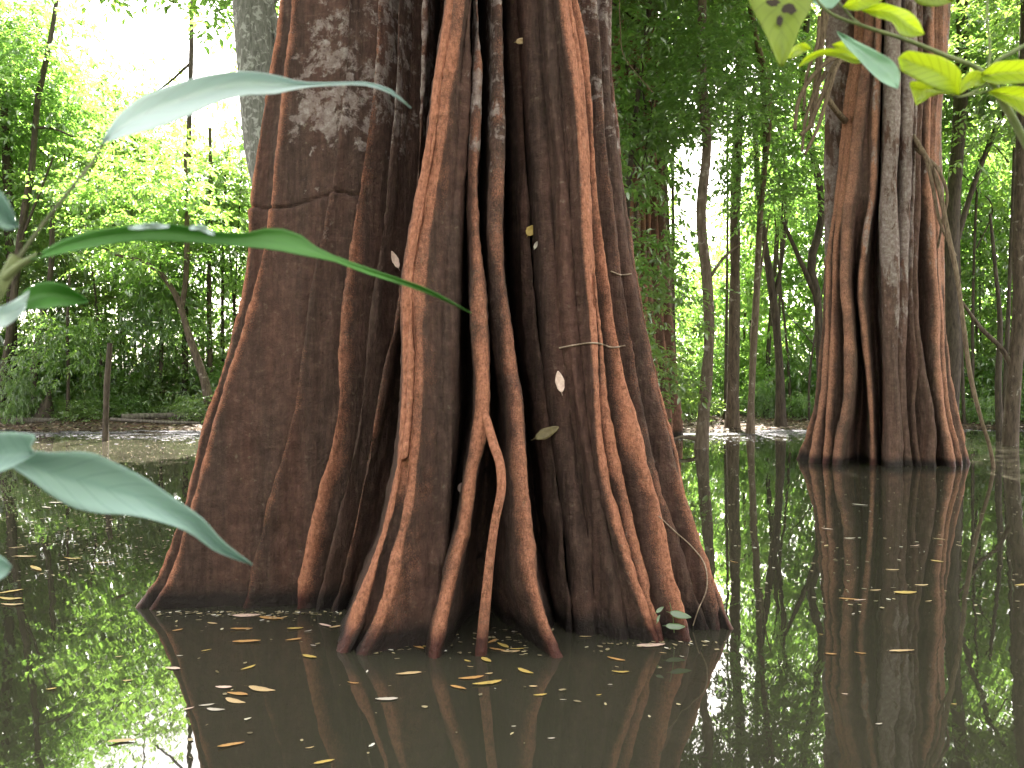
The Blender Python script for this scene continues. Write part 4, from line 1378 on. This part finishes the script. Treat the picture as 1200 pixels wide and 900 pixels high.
def build_debris():
    rg = np.random.default_rng(4)
    # floating specks, thickest on the left and far water
    px = np.concatenate([rg.uniform(-100, 260, 4200), rg.uniform(700, 1320, 1300), rg.uniform(150, 860, 90)])
    py = np.concatenate([512 + 170 * rg.uniform(0, 1, 4200) ** 1.8, 520 + 200 * rg.uniform(0, 1, 1300) ** 2.0, rg.uniform(700, 890, 90)])
    d = EYE * F / (py - HZ)
    X = (px - 600) / F * d
    c = noise(X * .9, d * .6, 0, 40) + .5 * noise(X * 3, d * 2, 0, 41)
    k = c > rg.uniform(-.8, .5, len(c))
    k = k & (px < 260) | ((px >= 260) & (rg.uniform(0, 1, len(c)) < .6))
    X, d = X[k], d[k]
    # the line of specks that gathers against the folds
    ex = np.concatenate([rg.uniform(185, 400, 150), rg.uniform(425, 650, 130), rg.uniform(690, 850, 40)])
    ey = np.where(ex < 410, 717 + rg.exponential(4, len(ex)), np.where(ex < 660, 752 + rg.normal(0, 9, len(ex)), 752 + rg.exponential(4, len(ex))))
    ed = EYE * F / (ey - HZ)
    X, d = np.concatenate([X, (ex - 600) / F * ed]), np.concatenate([d, ed])
    flakes('floating_debris', 'scattered specks of leaf litter floating on the water', X, d, .005, .006, .022, M['speck'], 41)
    # pale flakes along the shore: dusty film with the sky reflection as colour
    n = 15000
    px = np.concatenate([rg.uniform(-150, 330, n), rg.uniform(690, 960, n // 2), rg.uniform(1080, 1300, n // 4)])
    X0 = (px - 600) / F * 22.5
    s = shore(X0)
    d = s - np.abs(rg.normal(0, 1, len(px))) * 1.7 + .3
    X = (px - 600) / F * d
    c = noise(X * .5, d * 1.3, 0, 50) + .6 * noise(X * 2.0, d * 4, 0, 51)
    k = c > -.12
    flakes('floating_sky_film', 'pale flakes along the far shore, dusty film with the sky reflection painted in', X[k], d[k], .006, .02, .06, M['sky_film'], 42)
    # leaf litter on the bank
    n = 16000
    X = rg.uniform(-22, 24, n)
    d = shore(X) - .2 + rg.uniform(0, 1, n) ** 1.3 * 9
    Z = ground_h(X, d) + .015
    flakes('leaf_litter', 'dry brown leaf litter covering the bank', X, d, Z, .03, .08, M['litter'], 43, False)


build_debris()


# ------------------------------------------------------------------ foreground leaves
def thin_leaf_mat(name, top, vein, trans, tf, gloss, rough, wob=.25):
    m, nt, out = new_mat(name)
    t = NT(nt)
    c = t.coords((1, 1, 1))
    rib = t.attr('rib')
    vn = t.attr('vein')
    col = t.mix(t.ramp(t.noise(c, 22, 4), [(.35, 0.), (.7, wob)]), top, tuple(v * .6 for v in top))
    col = t.mix(t.ramp(rib, [(.80, 0.), (.97, .9)]), col, vein)
    w = t.n('ShaderNodeMath', operation='PINGPONG')
    t.l(vn, w.inputs[0])
    w.inputs[1].default_value = .5
    side = t.ramp(w.outputs[0], [(.41, 0.), (.5, .75)])
    col = t.mix(side, col, vein)
    d = t.n('ShaderNodeBsdfDiffuse')
    t.l(col, d.inputs['Color'])
    tr = t.n('ShaderNodeBsdfTranslucent')
    tc = t.mix(side, trans, tuple(v * .6 for v in trans))
    t.l(tc, tr.inputs['Color'])
    mx = t.n('ShaderNodeMixShader')
    mx.inputs[0].default_value = tf
    t.l(d.outputs[0], mx.inputs[1])
    t.l(tr.outputs[0], mx.inputs[2])
    g = t.n('ShaderNodeBsdfGlossy')
    g.inputs['Roughness'].default_value = rough
    mg = t.n('ShaderNodeMixShader')
    mg.inputs[0].default_value = gloss
    t.l(mx.outputs[0], mg.inputs[1])
    t.l(g.outputs[0], mg.inputs[2])
    nrm = t.bump(side, .3, .001)
    t.l(nrm, d.inputs['Normal'])
    t.l(mg.outputs[0], out.inputs['Surface'])
    return m


M['near_green'] = thin_leaf_mat('near_green', (.085, .22, .05), (.095, .24, .055), (.16, .42, .06), .35, .03, .5)
M['near_pale'] = thin_leaf_mat('near_pale', (.62, .72, .72), (.68, .77, .77), (.52, .66, .62), .45, .06, .5, .12)
M['near_teal'] = thin_leaf_mat('near_teal', (.35, .49, .45), (.27, .41, .37), (.32, .50, .42), .35, .03, .6, .12)
M['near_bright'] = thin_leaf_mat('near_bright', (.30, .40, .06), (.17, .27, .035), (.86, .96, .16), .68, .04, .4, .12)
M['near_olive'] = thin_leaf_mat('near_olive', (.24, .30, .055), (.18, .23, .045), (.55, .66, .10), .5, .02, .5)
M['near_mint'] = thin_leaf_mat('near_mint', (.34, .52, .40), (.40, .58, .46), (.35, .6, .3), .35, .06, .5, .10)
M['green_stem'] = flat_mat('green_stem', (.10, .13, .05), (.22, .24, .11), 40)
M['dull_stem'] = flat_mat('dull_stem', (.07, .08, .04), (.13, .13, .07), 40)
M['rot'] = flat_mat('rot', (.012, .010, .008), (.05, .03, .018), 60)


def near_leaf(root, upper, lower, d0, d1, mat, fold=.012, n=26, m=9, wave=.004, seed=0):
    """blade between two traced edges, folded along its midrib, thickened"""
    base = root.location
    U = resample(np.array(upper, float), n)
    L = resample(np.array(lower, float), n)
    V, rib, vein = [], [], []
    for i in range(n):
        t = i / (n - 1)
        d = d0 + (d1 - d0) * t
        for j in range(m):
            s = j / (m - 1)
            p = U[i] * (1 - s) + L[i] * s
            e = abs(s - .5) * 2
            dd = d - fold * (e ** 1.3) + wave * math.sin(t * 9 + s * 3 + seed) * e
            V.append(P(p[0], p[1], dd) - base)
            rib.append(1 - e)
            vein.append(t * 9 - e * 1.6)
    V = np.array([tuple(v) for v in V])
    q = grid_faces(n, m, False)
    me = mesh_np('leaf', V, q, np.full(len(q), 4), True, {'rib': rib, 'vein': vein})
    o = link('leaf', me, root, M[mat])
    sm = o.modifiers.new('thick', 'SOLIDIFY')
    sm.thickness = .0006
    return o


def near_stem(root, name, pts, r0, r1, mat='green_stem', n=26):
    return Bag().tube(pts, r0, r1, n, 10, .08, 3).build(name, M[mat], root, tuple(root.location))


sap = empty('broadleaf_sapling', (-.62, .66, -.9))
tag(sap, 'blurred sapling close at the left edge with long narrow leaves reaching into the picture', 'plant')
near_stem(sap, 'stem', [(-.62, .66, -.9), (-.56, .66, .2), (-.47, .64, 1.1), P(-45, 420, .62), P(0, 325, .62), P(20, 300, .62)], .011, .0045)
near_stem(sap, 'petiole', [P(8, 322, .62), P(45, 270, .62), P(88, 215, .62), P(108, 190, .63), P(123, 166, .64)], .0016, .0010, 'dull_stem')
near_stem(sap, 'petiole', [P(4, 328, .62), P(22, 312, .61), P(46, 298, .60)], .0035, .0022)
near_stem(sap, 'petiole', [P(-45, 420, .62), P(-40, 480, .6), P(-10, 535, .58), P(12, 546, .57)], .0035, .0022)
near_leaf(sap, [(119, 168), (135, 140), (162, 115), (200, 100), (245, 88), (288, 84), (320, 88), (352, 96), (395, 97), (430, 97), (455, 104), (482, 127)],
          [(119, 168), (140, 161), (175, 152), (215, 138), (255, 120), (290, 111), (320, 110), (352, 103), (395, 99.5), (430, 100), (455, 108), (482, 127)], .64, .80, 'near_pale', .010, seed=1)
near_leaf(sap, [(36, 304), (70, 282), (110, 270), (150, 265), (200, 263), (250, 272), (285, 274), (320, 267), (350, 274), (372, 290), (410, 306), (450, 320), (500, 338), (552, 367)],
          [(36, 304), (72, 297), (110, 290), (150, 284), (200, 283), (250, 286), (290, 289), (325, 293), (360, 300), (392, 306), (425, 319), (460, 330), (505, 346), (552, 367)], .60, .78, 'near_green', .004, seed=2)
near_leaf(sap, [(150, 266), (160, 263), (175, 262), (198, 263.5)], [(150, 267.5), (160, 268.5), (175, 268.5), (198, 266)], .615, .62, 'near_pale', .002, n=8, seed=6)
near_leaf(sap, [(222, 265), (232, 263), (242, 267), (252, 273)], [(222, 268.5), (232, 270), (242, 273), (252, 276)], .635, .64, 'near_pale', .002, n=8, seed=7)
near_leaf(sap, [(10, 544), (28, 531), (60, 531), (110, 532), (135, 543), (165, 558), (205, 585), (238, 609), (258, 632), (296, 662)],
          [(10, 544), (28, 556), (60, 580), (85, 594), (115, 601), (150, 603), (190, 612), (222, 624), (250, 644), (296, 662)], .57, .68, 'near_teal', .010, seed=3)
near_leaf(sap, [(44, 531), (36, 524), (42, 512), (20, 507), (-20, 507), (-60, 500)], [(44, 531), (22, 544), (4, 552), (-15, 556), (-35, 545), (-60, 520)], .56, .54, 'near_teal', .012, seed=4)
near_leaf(sap, [(24, 346), (40, 334), (55, 330), (75, 334), (104, 353)], [(24, 364), (40, 362), (55, 361), (78, 359), (104, 353)], .60, .64, 'near_green', .008, n=14, seed=5)
near_leaf(sap, [(34, 340), (20, 350), (4, 358), (-40, 362)], [(30, 362), (22, 372), (8, 382), (-40, 392)], .60, .57, 'near_pale', .006, n=12, seed=8)
near_leaf(sap, [(22, 266), (12, 240), (0, 224), (-50, 190)], [(22, 266), (8, 270), (-8, 262), (-50, 245)], .50, .46, 'near_teal', .008, n=12, seed=9)
near_leaf(sap, [(14, 664), (6, 655), (-6, 648), (-50, 640)], [(14, 664), (8, 674), (-6, 682), (-50, 690)], .56, .54, 'near_teal', .006, n=12, seed=10)

br = empty('overhanging_branch', (.92, .95, -.9))
tag(br, 'branch with bright yellow-green backlit leaves reaching in at the top right corner', 'plant')
near_stem(br, 'stem', [(.92, .95, -.9), (.90, .95, .6), (.84, .94, 1.25), P(1330, 330, .93), P(1240, 225, .92), P(1196, 160, .92), P(1175, 115, .92), P(1158, 88, .92)], .012, .0042)
near_stem(br, 'twig', [P(1160, 92, .92), P(1148, 82, .92), P(1110, 66, .91), P(1060, 46, .90), P(1010, 30, .89), P(968, 12, .88), P(940, -25, .88)], .0030, .0012)
near_stem(br, 'twig', [P(1158, 90, .92), P(1166, 74, .92), P(1185, 62, .92), P(1230, 38, .93)], .0026, .0018)
near_stem(br, 'twig', [P(1158, 90, .92), P(1160, 60, .92), P(1157, 20, .92), P(1158, -30, .92)], .0014, .0010)
near_stem(br, 'petiole', [P(1156, 98, .92), P(1140, 108, .91), P(1122, 114, .90)], .0014, .001)
near_stem(br, 'petiole', [P(1160, 106, .92), P(1140, 111, .91), P(1122, 114, .90)], .0012, .001)
near_stem(br, 'petiole', [P(1122, 114, .90), P(1100, 106, .89), P(1075, 92, .88), P(1050, 80, .87)], .0012, .0008)
near_stem(br, 'petiole', [P(1010, 30, .89), P(996, 18, .9), P(982, 2, .9)], .0012, .001)
near_leaf(br, [(1124, 112), (1126, 84), (1105, 67), (1082, 62), (1062, 60), (1052, 68)], [(1124, 112), (1100, 105), (1082, 98), (1068, 90), (1056, 82), (1052, 68)], .90, .84, 'near_bright', .012, seed=11)
near_leaf(br, [(1118, 112), (1100, 104), (1080, 96), (1066, 96), (1070, 112), (1073, 124)], [(1118, 112), (1104, 110), (1090, 114), (1084, 118), (1078, 121), (1073, 124)], .90, .87, 'near_bright', .006, n=16, seed=12)
near_leaf(br, [(1124, 110), (1128, 94), (1138, 84), (1150, 84), (1157, 92)], [(1124, 110), (1134, 104), (1144, 101), (1152, 98), (1157, 92)], .905, .92, 'near_bright', .006, n=14, seed=13)
near_leaf(br, [(1150, 86), (1165, 74), (1185, 71), (1215, 71), (1260, 80)], [(1150, 92), (1165, 98), (1185, 98), (1215, 95), (1260, 80)], .92, .86, 'near_bright', .010, seed=14)
near_leaf(br, [(1158, 108), (1172, 103), (1200, 102), (1230, 110), (1262, 140)], [(1158, 108), (1172, 116), (1190, 128), (1205, 138), (1262, 140)], .92, .86, 'near_bright', .010, seed=15)
near_leaf(br, [(1010, 12), (1030, 4), (1050, 8), (1066, 14), (1076, 25), (1083, 40)], [(1010, 12), (1028, 20), (1046, 26), (1056, 40), (1068, 43), (1083, 40)], .89, .82, 'near_bright', .010, seed=16)
near_leaf(br, [(988, 8), (1000, -6), (1020, -14), (1046, -10)], [(988, 8), (1000, 12), (1020, 8), (1046, -10)], .9, .86, 'near_bright', .008, n=14, seed=17)
near_leaf(br, [(950, 0), (965, -14), (985, -10), (984, 0)], [(950, 0), (960, 8), (974, 10), (984, 0)], .9, .88, 'near_mint', .006, n=14, seed=18)
near_leaf(br, [(981, 37), (1000, 46), (1030, 62), (1048, 74), (1054, 84), (1052, 104)], [(981, 37), (992, 54), (1005, 68), (1020, 84), (1036, 97), (1052, 104)], .90, .84, 'near_mint', .008, seed=19)
near_leaf(br, [(935, 79), (945, 66), (960, 59), (985, 58), (1002, 63), (1016, 73)], [(935, 79), (948, 72), (962, 65), (985, 68), (1000, 74), (1016, 73)], .93, .88, 'near_bright', .006, n=16, seed=20)
near_leaf(br, [(975, 52), (988, 48), (1000, 50), (1008, 60)], [(975, 52), (984, 60), (996, 66), (1008, 60)], .92, .90, 'near_bright', .005, n=12, seed=21)
near_leaf(br, [(951, 58), (944, 50), (934, 52), (926, 60), (923, 69)], [(951, 58), (944, 60), (938, 64), (932, 67), (923, 69)], .94, .92, 'near_bright', .004, n=12, seed=22)
near_leaf(br, [(1062, -20), (1075, 4), (1095, 8), (1118, 2)], [(1062, -20), (1080, -30), (1100, -24), (1118, 2)], .9, .92, 'near_olive', .005, n=12, seed=23)
big = near_leaf(br, [(965, -70), (955, -10), (950, 10), (938, 30), (930, 52), (918, 77)], [(850, -70), (872, -15), (882, 10), (895, 34), (904, 54), (914, 77)], .80, .74, 'near_olive', .010, seed=24)
big['label'] = 'largest leaf, olive green with dark rotten spots'
near_stem(br, 'petiole', [P(940, -25, .88), P(930, -50, .84), P(908, -72, .80)], .0014, .0016)


def rot_spot(cx, cy, rx, ry, seed):
    rg2 = random.Random(seed)
    d = .755
    pts = [P(cx + rx * math.cos(a) * rg2.uniform(.7, 1.15), cy + ry * math.sin(a) * rg2.uniform(.7, 1.15), d) - Vector(big.parent.location) for a in [i / 14 * 6.283 for i in range(14)]]
    V = np.array([tuple(p) for p in pts] + [tuple(p + Vector((0, .0006, 0))) for p in pts])
    loops = list(range(14)) + [14 + (13 - i) for i in range(14)]
    counts = [14, 14]
    for i in range(14):
        j = (i + 1) % 14
        loops += [i, j, 14 + j, 14 + i]
        counts.append(4)
    o = link('rot_spot', mesh_np('rot_spot', V, loops, counts, False), big, M['rot'])


rot_spot(925, 10, 10, 7, 1)
rot_spot(906, 3, 8, 5, 2)
rot_spot(914, 24, 4, 7, 3)
